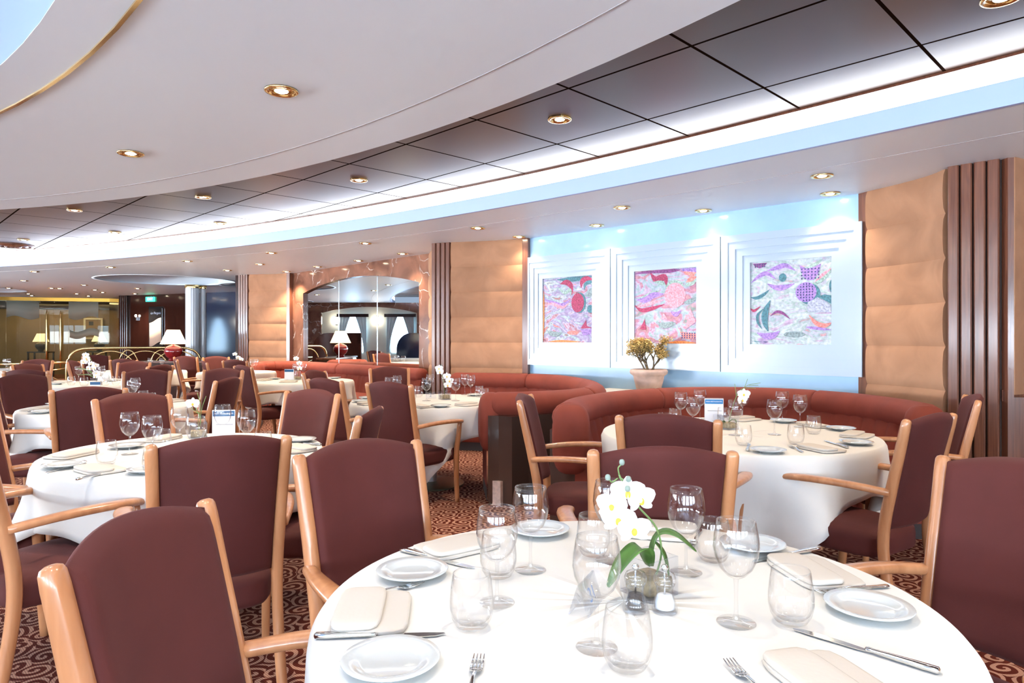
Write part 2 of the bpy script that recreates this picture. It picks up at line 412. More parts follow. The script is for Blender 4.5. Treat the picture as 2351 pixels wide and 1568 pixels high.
struct(flat_with_holes('ceiling', outer, holes, CEIL, .03, M['ceil']))
for x, y, r in RECESS:
    mb = MB().add(*lathe([(r, -.004), (r+.05, -.004), (r+.05, .0), (r+.002, .03), (r-.12, .16), (r-.22, .22)], 40, x, y, CEIL))
    struct(mb.build('trim_recess', M['ceil']))
    struct(MB().add(*lathe([(0, .23), (r-.2, .23), (r-.2, .25), (0, .25)], 40, x, y, CEIL)).build('ceiling_recess', M['navy'], smooth=False))
# cove: white fascia with blue light painted in, glowing diffuser strip, copper bead
def ribbon(name, r0, r1, z0, z1, mat, c=FC, a=(fa0, fa1), n=96):
    P0, P1 = arc(c, r0, *a, n), arc(c, r1, *a, n); V = []; F = []
    for p, q in zip(P0, P1): V += [(p[0], p[1], z0), (q[0], q[1], z0), (q[0], q[1], z1), (p[0], p[1], z1)]
    for i in range(n):
        for k in range(4): F.append((i*4+k, i*4+(k+1) % 4, i*4+4+(k+1) % 4, i*4+4+k))
    F += [(0, 1, 2, 3), (n*4+3, n*4+2, n*4+1, n*4)]
    return MB().add(V, F).build(name, mat, smooth=False)
struct(ribbon('trim_fascia', FR-.004, FR+.03, CEIL-.002, 2.703, M['fascia_bluelit']))
struct(ribbon('trim_seam', FR+.62, FR+.624, CEIL-.0015, CEIL+.01, M['groove'], a=(fa0, fa1)))
cv = ribbon('cove_light', FR+.012, FR+.05, 2.703, 2.822, M['cove'])
tag(cv, 'long glowing white cove light curving along the dark ceiling edge', 'light')
struct(ribbon('trim_copper', FR-.02, FR+.05, 2.822, 2.84, M['redwood']))
# dark bronze tiled ceiling
G0, GA = (.935, 3.519), math.radians(44.6)
ca, sa = math.cos(-GA), math.sin(-GA)
poly = farc + [(XL, YB)]
lp = [((x-G0[0])*ca-(y-G0[1])*sa, (x-G0[0])*sa+(y-G0[1])*ca) for x, y in poly]
o = MB().add(*prism(lp, 0, .03)).build('ceiling_panelled', M['darkceil'], smooth=False, loc=(*G0, DARKC), rz=GA); struct(o)
# hanging white disc with its grooves and the inner dome
da0, da1 = ang_y(DC, DR, YB+.02), ang_x(DC, DR, XL+.02)
def ring_sector(r0, r1, z0, z1, name, mat, n=80):
    a0, a1 = ang_y(DC, r1, YB+.02), ang_x(DC, r1, XL+.02) if r1 > 9.1 else PI*.99
    return ribbon(name, r0, r1, z0, z1, mat, c=DC, a=(a0, a1), n=n)
struct(ring_sector(8.28, DR, CEIL, DARKC-.004, 'ceiling_disc', M['ceil']))
struct(ring_sector(9.905, 9.915, CEIL-.0015, CEIL+.01, 'trim_groove', M['groove']))
struct(ring_sector(8.495, 8.512, CEIL-.008, CEIL+.01, 'trim_brass', M['brass']))
# inner dome, its blue strip light painted into the colour
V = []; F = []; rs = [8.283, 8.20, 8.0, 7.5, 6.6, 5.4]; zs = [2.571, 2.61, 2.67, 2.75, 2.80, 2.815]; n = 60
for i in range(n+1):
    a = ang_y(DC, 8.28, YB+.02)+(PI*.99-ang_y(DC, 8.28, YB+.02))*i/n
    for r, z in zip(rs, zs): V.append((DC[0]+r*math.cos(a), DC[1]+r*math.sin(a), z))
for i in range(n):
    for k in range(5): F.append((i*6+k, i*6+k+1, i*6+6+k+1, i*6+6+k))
struct(MB().add(V, F).build('ceiling_dome', M['dome_bluelit']))

def wallq(name, x0, y0, x1, y1, z0, z1, mat, th=.12, rev=False):
    d = Vector((x1-x0, y1-y0, 0)).normalized(); nn = Vector((-d.y, d.x, 0))*(th if not rev else -th)
    return MB().add(*prism([(x0, y0), (x1, y1), (x1+nn.x, y1+nn.y), (x0+nn.x, y0+nn.y)], z0, z1)).build(name, mat, smooth=False)
# ---- alcove with the white lacquered wall
W1, W0 = Vector((.202, 8.573)), Vector((3.057, 5.853))
wd = (W0-W1).normalized(); WL = (W0-W1).length; wn = Vector((wd.y, -wd.x))          # wn points into the room
if wn.y > 0: wn = -wn
WRZ = math.atan2(wd.y, wd.x)
struct(wallq('wall_art', W1.x, W1.y, W0.x, W0.y, 0, CEIL, M['bluelitlac'], .15))
def on_wall(px):
    """distance along the white wall of a thing seen at image column px"""
    k = (px-CX)/FPX
    s = (k*W1.y-W1.x)/(wd.x-k*wd.y); return s
# ---- padded wings: rows of cushioned suede
def padded(name, path, side, z0=.55, z1=CEIL, pitch=.33, depth=.022):
    P = catmull(path, 6); sec_all = MB()
    rows = []; z = z1
    first = True
    while z > z0+.02:
        zz = max(z0, z-(.33 if not first else .33)); rows.append((zz, z)); z = zz; first = False
    for a, b in rows:
        sec = []
        for k in range(9):
            t = k/8; sec.append((.012+depth*(math.sin(PI*t)**.35), a+(b-a)*t))
        sec += [(-.05, b), (-.05, a)]
        sec_all.add(*sweep(P, sec, side))
    return struct(sec_all.build(name, M['suede'], autosm=1.2))
def boards(name, x0, y0, x1, y1, n, mat, z0=0, z1=CEIL, out=.05):
    """fluted pilaster: n bevelled boards with dark joints"""
    a = Vector((x0, y0)); b = Vector((x1, y1)); d = (b-a)/n; nn = Vector((d.y, -d.x)).normalized()
    if nn.y > 0: nn = -nn
    m = MB(); u = d.normalized()
    m.add(*prism([tuple(a), tuple(b), tuple(b-nn*.1), tuple(a-nn*.1)], z0, z1), 1)
    for k in range(n):
        p = a+d*k+u*.006; q = a+d*(k+1)-u*.006; w = .008
        m.add(*prism([tuple(p), tuple(p+nn*(out-w)), tuple(p+nn*out+u*w), tuple(q+nn*out-u*w), tuple(q+nn*(out-w)), tuple(q)], z0, z1), 0)
    return struct(m.build(name, [mat, M['shadowgap']], smooth=False))
padded('wall_right', [(3.06, 5.80), (3.174, 5.50), (3.235, 5.24), (3.235, 5.02)], -1)
struct(MB().add(*prism([(3.02, 5.89), (3.05, 5.79), (3.10, 5.80), (3.12, 5.9)], 0, CEIL)).build('trim_corner', M['redwood'], smooth=False))
boards('trim_pilaster', 3.225, 4.99, 3.449, 4.757, 4, M['redwood'])
struct(MB().add(*prism([(3.30, 5.6), (3.27, 5.06), (3.45, 4.82), (3.68, 4.86), (4.5, 4.62), (4.7, 5.6)], 0, CEIL)).build('wall_right_core', M['redwood'], smooth=False))
struct(MB().add(*prism([(3.452, 4.70), (3.488, 4.69), (3.50, 4.80), (3.45, 4.80)], 0, CEIL)).build('trim_corner', M['redwood'], smooth=False))
padded('wall_far_right', [(3.47, 4.73), (3.66, 4.80), (4.1, 4.75), (4.5, 4.5)], 1, z0=.9)
struct(wallq('wall_right_wainscot', 3.47, 4.72, 4.5, 4.5, 0, .9, M['redwood'], .1))
struct(MB().add(*prism([(3.44, 4.74), (3.66, 4.75), (4.5, 4.44), (4.5, 4.52), (3.66, 4.83), (3.46, 4.79)], .87, .95)).build('trim_dado', M['redwood'], smooth=False))
# middle column
padded('wall_middle', [(.165, 8.56), (-.1, 8.70), (-.45, 8.82), (-.80, 8.90)], 1)
struct(MB().add(*prism([(.13, 8.52), (.20, 8.50), (.235, 8.56), (.21, 8.62), (.15, 8.62)], 0, CEIL)).build('trim_corner', M['redwood'], smooth=False))
boards('trim_pilaster', -1.06, 9.05, -.80, 8.93, 4, M['redwood'])
padded('wall_alcove_side', [(-1.03, 9.12), (-1.07, 9.45), (-1.15, 9.75), (-1.2, 9.95)], 1)
# marble wall with an arched opening and a mirror in three panes
A = Vector((-4.341, 13.27)); B = Vector((-1.148, 9.989)); md = (B-A).normalized(); ML = (B-A).length; MRZ = math.atan2(md.y, md.x)
def on_marble(px):
    k = (px-CX)/FPX; return (k*A.y-A.x)/(md.x-k*md.y)
s0, s1 = on_marble(696), on_marble(962)
def arch_z(s):
    w = (s1-s0)/2; h = .20; R = (w*w+h*h)/(2*h); c = (s0+s1)/2
    return 2.155+h-R+math.sqrt(max(0, R*R-(s-c)**2))
m = MB(); th = .09
m.add(*box(0, 0, 0, s0, th, CEIL)); m.add(*box(s1, 0, 0, ML, th, CEIL)); m.add(*box(s0, 0, 0, s1, th, .78))
ns = 32
for i in range(ns):
    a, b = s0+(s1-s0)*i/ns, s0+(s1-s0)*(i+1)/ns; za, zb = arch_z(a), arch_z(b)
    m.add([(a, 0, za), (b, 0, zb), (b, 0, CEIL), (a, 0, CEIL), (a, th, za), (b, th, zb), (b, th, CEIL), (a, th, CEIL)],
          [(0, 1, 2, 3), (7, 6, 5, 4), (0, 4, 5, 1), (3, 2, 6, 7)])
o = m.build('wall_marble', M['marble'], smooth=False, loc=(A.x, A.y, 0), rz=MRZ); struct(o)
mr = empty('arched_mirror', (A.x, A.y, 0), MRZ); tag(mr, 'large arched wall mirror in three panes set in the brown marble', 'mirror')
cuts = [s0, on_marble(772), on_marble(860), s1]
for k in range(3):
    a, b = cuts[k]+.006, cuts[k+1]-.006; mm = MB(); nq = 14
    V = []; F = []
    for i in range(nq+1):
        s = a+(b-a)*i/nq
        V += [(s, .05, .79), (s, .05, arch_z(s)-.004), (s, .058, arch_z(s)-.004), (s, .058, .79)]
    for i in range(nq):
        for q in range(4): F.append((i*4+q, i*4+(q+1) % 4, i*4+4+(q+1) % 4, i*4+4+q))
    mm.add(V, F).build('mirror_pane', M['mirror'], mr, smooth=False)
for k in (1, 2):
    MB().add(*box(cuts[k]-.005, .044, .79, cuts[k]+.005, .056, arch_z(cuts[k])-.004)).build('joint_strip', M['chrome'], mr, smooth=False)
MB().add(*box(s0, .06, .78, s1, .088, 2.3)).build('backing_board', M['black'], mr, smooth=False)
# left column
padded('wall_left_column', [(-4.36, 13.22), (-4.75, 13.38), (-5.24, 13.48)], 1)
struct(MB().add(*prism([(-4.40, 13.17), (-4.33, 13.14), (-4.29, 13.22), (-4.38, 13.28)], 0, CEIL)).build('trim_corner', M['redwood'], smooth=False))
boards('trim_pilaster', -5.49, 13.62, -5.25, 13.50, 4, M['redwood'])
struct(wallq('wall_column_side', -5.49, 13.64, -5.2, 17.5, 0, CEIL, M['darkwood'], .1))
# dark lacquered walls at the far end
struct(wallq('wall_far', -11.75, 20.35, -8.6, 19.0, 0, CEIL, M['darkwood'], .12))
struct(wallq('wall_far_corner', -13.0, 21.8, -11.75, 20.35, 0, CEIL, M['darkwood'], .12))
struct(wallq('wall_far_side', -8.6, 19.0, -4.6, 17.4, 0, CEIL, M['navy'], .12))
boards('trim_pilaster_dark', -11.82, 20.36, -11.5, 20.22, 4, M['darkwood'])
boards('trim_pilaster_dark', -7.35, 18.45, -6.85, 18.25, 4, M['darkwood'])
# lobby behind the glass
GA0, GA1 = Vector((-16.4, 20.75)), Vector((-12.95, 21.85))
gd = (GA1-GA0).normalized(); GL = (GA1-GA0).length; GRZ = math.atan2(gd.y, gd.x)
struct(wallq('wall_lobby', -18.6, 23.0, -12.6, 24.9, 0, CEIL, M['tan'], .1))
struct(wallq('wall_lobby_side', -12.75, 21.9, -12.6, 24.9, 0, CEIL, M['tan'], .1, rev=True))
struct(wallq('wall_lobby_frieze', -18.5, 22.96, -12.7, 24.80, 2.3, CEIL, M['darkwood'], .02))
gw = empty('glass_screen', (GA0.x, GA0.y, 0), GRZ); tag(gw, 'full-height glass entrance screen with gold header and frosted wavy bands', 'glass door')
MB().add(*box(-.3, -.05, 2.46, GL, .05, CEIL-.002)).build('header_rail', M['gold'], gw, smooth=False)
cutp = [-.2, .62, 1.25, 1.72, 2.25, 2.9, GL]
def gx(px):
    k = (px-CX)/FPX; return (k*GA0.y-GA0.x)/(gd.x-k*gd.y)
gc = [gx(p) for p in (-20, 14, 92, 125, 158, 228, 256)]
for k in range(6):
    MB().add(*box(gc[k]+.005, -.006, .0, gc[k+1]-.005, .006, 2.46)).build('glass_pane', M['pane'], gw, smooth=False)
def film(a, b, zt, zb0, zb1, fl):
    V = []; F = []; n = 16
    for i in range(n+1):
        t = i/n; s = a+(b-a)*t; w = .06*math.sin(t*2*PI)*fl
        V += [(s, -.009, zt if zt else zb1+w), (s, -.009, zb0+w), (s, -.012, zb0+w), (s, -.012, zt if zt else zb1+w)]
    for i in range(n):
        for q in range(4): F.append((i*4+q, i*4+(q+1) % 4, i*4+4+(q+1) % 4, i*4+4+q))
    MB().add(V, F).build('frosted_film', M['frost'], gw)
film(gx(15), gx(90), 2.45, 1.93, 0, 1); film(gx(158), gx(226), 2.45, 1.93, 0, -1)
film(gx(160), gx(227), 0, 1.32, 1.55, -1)
for px in (109, 141):
    x = gx(px); q = -.09
    pth = [(x, q, .35), (x, q, .9), (x, q, 1.4), (x, q, 1.85), (x, q, 2.08), (x+.01, q, 2.16)]
    h = MB().add(*tube(pth, [.022, .034, .036, .030, .022, .010], 10)).build('door_handle', M['brass'], gw)
    MB().add(*box(x-.02, q, .6, x+.02, 0, .64)).add(*box(x-.02, q, 1.8, x+.02, 0, 1.84)).build('handle_bracket', M['brass'], h, smooth=False)
# lobby service hatch behind the glass
hx = Vector((-14.9, 24.15)); hz = math.atan2(1.9, 6.0)
t = empty('service_hatch', (hx.x, hx.y-.12, 0), hz); tag(t, 'small pale framed hatch on the lobby wall behind the glass screen', 'hatch')
f = MB()
for b in ((-.30, -.03, 1.25, -.24, .03, 2.0), (.24, -.03, 1.25, .30, .03, 2.0), (-.3, -.03, 1.94, .3, .03, 2.0), (-.3, -.03, 1.25, .3, .03, 1.31)): f.add(*box(*b))
f.build('hatch_frame', M['cream'], t, smooth=False)
MB().add(*box(-.24, .0, 1.31, .24, .02, 1.94)).build('hatch_panel', M['tan'], t, smooth=False)
MB().add(*box(-.14, -.01, 1.74, 0, .0, 1.88)).build('hatch_display', M['black'], t, smooth=False)

# ---- behind the camera and to the left: windows that let the daylight in
def window_wall(name, x0, y0, x1, y1, wins, mat, zlo=.85, zhi=2.1):
    a = Vector((x0, y0)); d = (Vector((x1, y1))-a); Lw = d.length; d.normalize(); rz = math.atan2(d.y, d.x)
    m = MB(); c = 0
    for w0, w1 in wins:
        m.add(*box(c, 0, 0, w0, .14, DARKC)); m.add(*box(w0, 0, 0, w1, .14, zlo)); m.add(*box(w0, 0, zhi, w1, .14, DARKC)); c = w1
    m.add(*box(c, 0, 0, Lw, .14, DARKC))
    struct(m.build(name, mat, smooth=False, loc=(x0, y0, 0), rz=rz))
    return rz
def daylight(idx, x0, y0, rz, w0, w1, zlo=.85, zhi=2.1, mull=3):
    r = empty('window_%d' % idx, (x0, y0, 0), rz); r['kind'] = 'structure'
    g = MB().add(*box(w0, .06, zlo, w1, .07, zhi)).build('window_pane', M['window'], r, smooth=False); g['kind'] = 'structure'
    f = MB()
    for k in range(mull+1):
        x = w0+(w1-w0)*k/mull; f.add(*box(x-.035, -.01, zlo, x+.035, .055, zhi))
    f.add(*box(w0, -.01, zlo-.04, w1, .055, zlo+.03)).add(*box(w0, -.01, zhi-.03, w1, .055, zhi+.04))
    g = f.build('window_frame', M['cream'], r, smooth=False); g['kind'] = 'structure'
bw = [(1.0+2.6*k, 3.0+2.6*k) for k in range(8)]
rz = window_wall('wall_back', XR+.5, YB, XL, YB, bw, M['cream'])
for k, (a, b) in enumerate(bw): daylight(k+1, XR+.5, YB, rz, a, b)
struct(wallq('wall_right_near', XR+.4, YB, 4.45, 4.6, 0, DARKC, M['suede'], .12, rev=True))
lw = [(1.2+2.6*k, 3.0+2.6*k) for k in range(5)]
rz = window_wall('wall_left', XL, 12.6, XL, YB, lw, M['suede'])
for k, (a, b) in enumerate(lw): daylight(k+10, XL, 12.6, rz, a, b)
# marble alcove opposite the mirror: two arched windows, curtains, sconces
OX = -15.5
def oarch(y):
    w = 1.75; h = .22; R = (w*w+h*h)/(2*h); return 2.2+h-R+math.sqrt(max(0, R*R-(y-14.5)**2))
m = MB(); Y0, Y1 = 12.75, 16.25
m.add(*box(OX-.1, 11.9, 0, OX, Y0, CEIL)); m.add(*box(OX-.1, Y1, 0, OX, 17.0, CEIL))
for i in range(24):
    a, b = Y0+(Y1-Y0)*i/24, Y0+(Y1-Y0)*(i+1)/24; za, zb = oarch(a), oarch(b)
    m.add([(OX, a, za), (OX, b, zb), (OX, b, CEIL), (OX, a, CEIL), (OX-.1, a, za), (OX-.1, b, zb), (OX-.1, b, CEIL), (OX-.1, a, CEIL)], [(0,1,2,3), (7,6,5,4), (0,4,5,1), (3,2,6,7)])
struct(m.build('wall_left_marble', M['marble'], smooth=False))
struct(MB().add(*box(XL-.1, 11.8, 0, XL, 17.1, CEIL)).build('wall_left_niche', M['cream'], smooth=False))
struct(MB().add(*box(OX-.1, 17.0, 0, OX, 19.8, CEIL)).build('wall_left_far', M['suede'], smooth=False))
struct(MB().add(*box(XL-.1, 11.7, 0, OX, 11.9, CEIL)).build('wall_left_return', M['suede'], smooth=False))
for k, yc in enumerate((13.55, 15.35)):
    r = empty('window_%d' % (20+k), (XL, yc, 0)); r['kind'] = 'structure'
    pts = [(-.36, .75), (.36, .75)]+[(.36*math.cos(PI*i/12), 1.75+.36*math.sin(PI*i/12)) for i in range(13)]
    V = [(.02, y, z) for y, z in pts]+[(.03, y, z) for y, z in pts]; n = len(pts)
    g = MB().add(V, [tuple(range(n)), tuple(range(n, 2*n))[::-1]]+[(i, (i+1) % n, n+(i+1) % n, n+i) for i in range(n)]).build('window_pane', M['window'], r, smooth=False); g['kind'] = 'structure'
    t = empty('curtain', (XL+.12, yc, 0)); tag(t, 'pale blue tied curtain at the %s arched window reflected in the mirror' % ('nearer' if k else 'farther'), 'curtain')
    for sg in (-1, 1):
        mm = MB(); V = []; F = []
        for i in range(9):
            z = .75+1.4*i/8; wdt = .10+.34*(i/8)**1.6
            for j in range(10):
                y = sg*(.52-wdt*j/9); V.append((.02*math.sin(j*2.2), y, z))
        for i in range(8):
            for j in range(9): F.append((i*10+j, i*10+j+1, i*10+11+j, i*10+10+j))
        mm.add(V, F).build('drape', M['drape'], t)
    MB().add(*box(-.03, -.6, 2.08, .05, .6, 2.2)).build('pelmet', M['plum'] if 'plum' in M else M['darkwood'], t, smooth=False)
for k, yc in enumerate((14.45, 16.0)):
    t = empty('wall_sconce', (XL, yc, 0)); tag(t, 'round glowing wall sconce %s, seen in the arched mirror' % ('between the arched windows' if not k else 'beside the marble edge'), 'wall lamp')
    MB().add(*rbox(.12, 0, 1.95, .09, .14, .14, n=2.2)).build('glass_globe', M['sconce'], t)
    MB().add(*box(0, -.05, 1.8, .05, .05, 2.1)).build('back_plate', M['brass'], t, smooth=False)
for k, (yy, mat, nm) in enumerate(((14.6, 'darkwood', 'dark brown'), (12.0, 'navy', 'glossy dark blue'))):
    pts = [(-.75, .05)]+[(-.75, 1.0)]+[(-.75+.45*(1-math.cos(PI/2*i/6)), 1.0+.5*math.sin(PI/2*i/6)) for i in range(1, 7)]+[(.75, 1.5), (.75, .05)]
    V = [(-.05, -y, z) for y, z in pts]+[(.05, -y, z) for y, z in pts]; n = len(pts)
    t = MB().add(V, [tuple(range(n)), tuple(range(n, 2*n))[::-1]]+[(i, (i+1) % n, n+(i+1) % n, n+i) for i in range(n)]).build('lacquer_screen', M[mat], smooth=False, loc=(-11.8, yy, -.05))
    tag(t, '%s round-cornered lacquer screen reflected in the arched mirror' % nm, 'screen')
# ================================================================== PAINTINGS on the white wall
def hz(px, py):
    s = on_wall(px); p = W1+wd*s; return s, CAMH+(HY-py)/FPX*p.y
def painting(px0, px1, cpx0, cpx1, ctop, cbot, label, cols, seed, shapes):
    sa, sb = on_wall(px0), on_wall(px1)
    ca_, zt = hz(cpx0, ctop); cb_, zb = on_wall(cpx1), hz(cpx0, cbot)[1]
    t = empty('framed_painting', (W1.x, W1.y, 0), WRZ); tag(t, label, 'painting', 'abstract paintings in stepped white frames')
    zlo, zhi = .975, 2.32
    # stepped surround: nested rectangles sinking towards the canvas (front is local -y)
    m = MB(); R = []
    nst = 4
    for k in range(nst+1):
        f = k/nst
        if k == 0: f = 0
        R.append((sa+.006+(ca_-sa-.006)*f, sb-.006+(cb_-sb+.006)*f, zlo+(zb-zlo)*f, zhi+(zt-zhi)*f))
    V = []; F = []
    dep = [.056, .046, .036, .026, .014]
    prev = None
    for k, (a, b, z0, z1) in enumerate(R):
        for y in ((-dep[k-1] if k else 0.), -dep[k]):
            V += [(a, y, z0), (b, y, z0), (b, y, z1), (a, y, z1)]
            i = len(V)-4
            if i >= 4:
                for q in range(4): F.append((i-4+q, i-4+(q+1) % 4, i+(q+1) % 4, i+q))
    m.add(V, F)
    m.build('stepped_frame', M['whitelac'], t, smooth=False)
    # canvas with its painted shapes: u right, v up in 0..1
    m = MB(); a, b = ca_, cb_; w = b-a; h = zt-zb; names = ['base']
    m.add(*box(a, -.012, zb, b, -.001, zt), 0)
    for lvl, (kind, col, *g) in enumerate(shapes):
        if col not in names: names.append(col)
        mi = names.index(col); y = -.0125-.0003*lvl
        def pv(u, v): return (a+w*min(max(u, 0.004), .996), y, zb+h*min(max(v, .004), .996))
        if kind == 'ell':
            u, v, ru, rv, rot = g; c, s_ = math.cos(rot), math.sin(rot)
            pts = [(u+ru*math.cos(q)*c-rv*math.sin(q)*s_, v+ru*math.cos(q)*s_+rv*math.sin(q)*c) for q in [2*PI*i/28 for i in range(28)]]
            m.add([pv(*p) for p in pts], [tuple(range(28))], mi)
        elif kind == 'poly':
            pts = g[0]; m.add([pv(*p) for p in pts], [tuple(range(len(pts)))], mi)
        elif kind == 'band':                       # tapering brush stroke along points
            pts, wd_ = g; C = catmull(pts, 6); n = len(C); V = []; F = []
            for i, p in enumerate(C):
                tg = C[min(i+1, n-1)]-C[max(i-1, 0)]; tg.normalize(); nn = Vector((-tg.y, tg.x)); q = wd_*math.sin(PI*min(max(i/(n-1), .03), .97))**.8
                V += [pv(p.x+nn.x*q, p.y+nn.y*q), pv(p.x-nn.x*q, p.y-nn.y*q)]
            for i in range(n-1): F.append((2*i, 2*i+2, 2*i+3, 2*i+1))
            m.add(V, F, mi)
        elif kind == 'dots':
            u0, u1, v0, v1, nu, nv, r, inside = g
            for i in range(nu):
                for j in range(nv):
                    u = u0+(u1-u0)*(i+.5)/nu; v = v0+(v1-v0)*(j+.5)/nv
                    if inside(u, v): m.add([pv(u+r*math.cos(q), v+r*1.1*math.sin(q)) for q in [2*PI*x/6 for x in range(6)]], [tuple(range(6))], mi)
    m.build('canvas', [canvas_mat('abstract_canvas_%d' % seed, cols, seed)]+[ART[n] for n in names[1:]], t, smooth=False)
    return t
swirl1 = [(.30,.03,.10), (.62,.40,.42), (.60,.20,.30), (.62,.60,.78), (.42,.30,.58), (.45,.62,.66), (.72,.70,.82), (.25,.38,.40), (.66,.22,.22)]
swirl2 = [(.34,.04,.10), (.66,.36,.40), (.62,.24,.36), (.62,.50,.72), (.40,.58,.60), (.55,.62,.82), (.70,.40,.50), (.28,.38,.36)]
swirl3 = [(.50,.36,.62), (.70,.52,.70), (.62,.74,.80), (.74,.80,.86), (.50,.68,.64), (.72,.66,.84), (.44,.60,.62), (.74,.42,.46)]
painting(1212, 1408, 1248.5, 1362, 640.5, 786, 'leftmost abstract painting, crimson oval among pink and teal swirls, stepped white frame', swirl1, 1, [
    ('band', 'teal', [(.3,.97),(.55,.96),(.8,.97),(1.,.98)], .04), ('band', 'crimson', [(.36,.90),(.48,.92),(.58,.86),(.60,.72)], .045), ('band', 'sage', [(.30,.86),(.45,.76),(.56,.80),(.58,.70)], .03),
    ('band', 'crimson', [(.78,.82),(.80,.92),(.9,.95),(1.,.93)], .045), ('band', 'teal', [(.84,.78),(.86,.87),(.95,.9),(1.,.89)], .03), ('band', 'grey', [(.86,.70),(.95,.74),(1.,.80)], .06),
    ('band', 'violet', [(.03,.68),(.2,.62),(.4,.58),(.58,.66)], .03), ('band', 'pink', [(.03,.58),(.2,.60),(.4,.54),(.55,.60)], .025),
    ('ell', 'teal', .74, .60, .135, .155, 0), ('ell', 'crimson', .715, .60, .125, .145, 0), ('ell', 'teal', .96, .50, .06, .06, 0),
    ('poly', 'crimson', [(.77,.21),(.88,.34),(.89,.25),(1.,.22)]), ('poly', 'violet', [(.77,.20),(1.,.20),(.96,.12),(.82,.11)]), ('ell', 'coral', .62, .15, .115, .032, 0),
    ('poly', 'grey', [(.08,.185),(.40,.155),(.34,.10),(.24,.085),(.14,.11)]), ('poly', 'coral', [(.20,.29),(.38,.23),(.26,.24)]), ('band', 'orange', [(.1,.012),(.4,.02),(.78,.012)], .018), ('band', 'orange', [(.012,.02),(.014,.5),(.02,.8)], .018)])
painting(1408, 1660, 1458.5, 1601.5, 624, 788.5, 'middle abstract painting, large pale pink disc above a small boat, behind the dry plant', swirl2, 4, [
    ('band', 'plum', [(0,.97),(.3,.985),(.6,.975),(.75,.98)], .03), ('poly', 'violet', [(.76,.99),(.99,.99),(.99,.93),(.78,.955)]), ('poly', 'coral', [(.80,.955),(.99,.93),(.95,.88),(.82,.91)]),
    ('band', 'crimson', [(.27,.96),(.36,.87),(.5,.89),(.53,.78)], .05), ('band', 'sage', [(.33,.84),(.45,.82),(.52,.78)], .03), ('band', 'sage', [(0,.60),(.15,.63),(.3,.68),(.42,.72)], .03),
    ('band', 'violet', [(.02,.61),(.18,.60),(.32,.66),(.48,.67)], .045), ('band', 'crimson', [(.0,.53),(.12,.46),(.3,.48),(.5,.53)], .03), ('band', 'pink', [(.05,.50),(.25,.545),(.48,.59)], .025),
    ('ell', 'sage', .66, .755, .14, .095, 0), ('ell', 'pink', .665, .645, .165, .165, 0), ('band', 'grey', [(.80,.54),(.9,.555),(1.,.60)], .035), ('band', 'sage', [(.82,.77),(.92,.79),(1.,.83)], .03), ('band', 'coral', [(.84,.81),(.92,.85),(1.,.87)], .035),
    ('band', 'violet', [(.6,.43),(.68,.39),(.76,.44)], .03), ('poly', 'grey', [(.375,.29),(.52,.28),(.62,.30),(.69,.27),(.60,.225),(.50,.20),(.42,.225)]), ('poly', 'coral', [(.38,.325),(.62,.31),(.5,.315)]), ('poly', 'pink', [(.43,.335),(.49,.41),(.55,.33)]),
    ('poly', 'crimson', [(.10,.20),(.175,.34),(.20,.19)]), ('poly', 'pink', [(.83,.19),(.90,.47),(.99,.29)]), ('poly', 'coral', [(.74,.16),(.99,.135),(.99,.08),(.88,.06),(.80,.075)]), ('dots', 'dot', .76, .99, .07, .15, 6, 3, .011, lambda u, v: True), ('band', 'orange', [(.5,.012),(.75,.02),(1.,.012)], .018)])
def incirc(cu, cv, r): return lambda u, v: (u-cu)**2+(v-cv)**2 < r*r
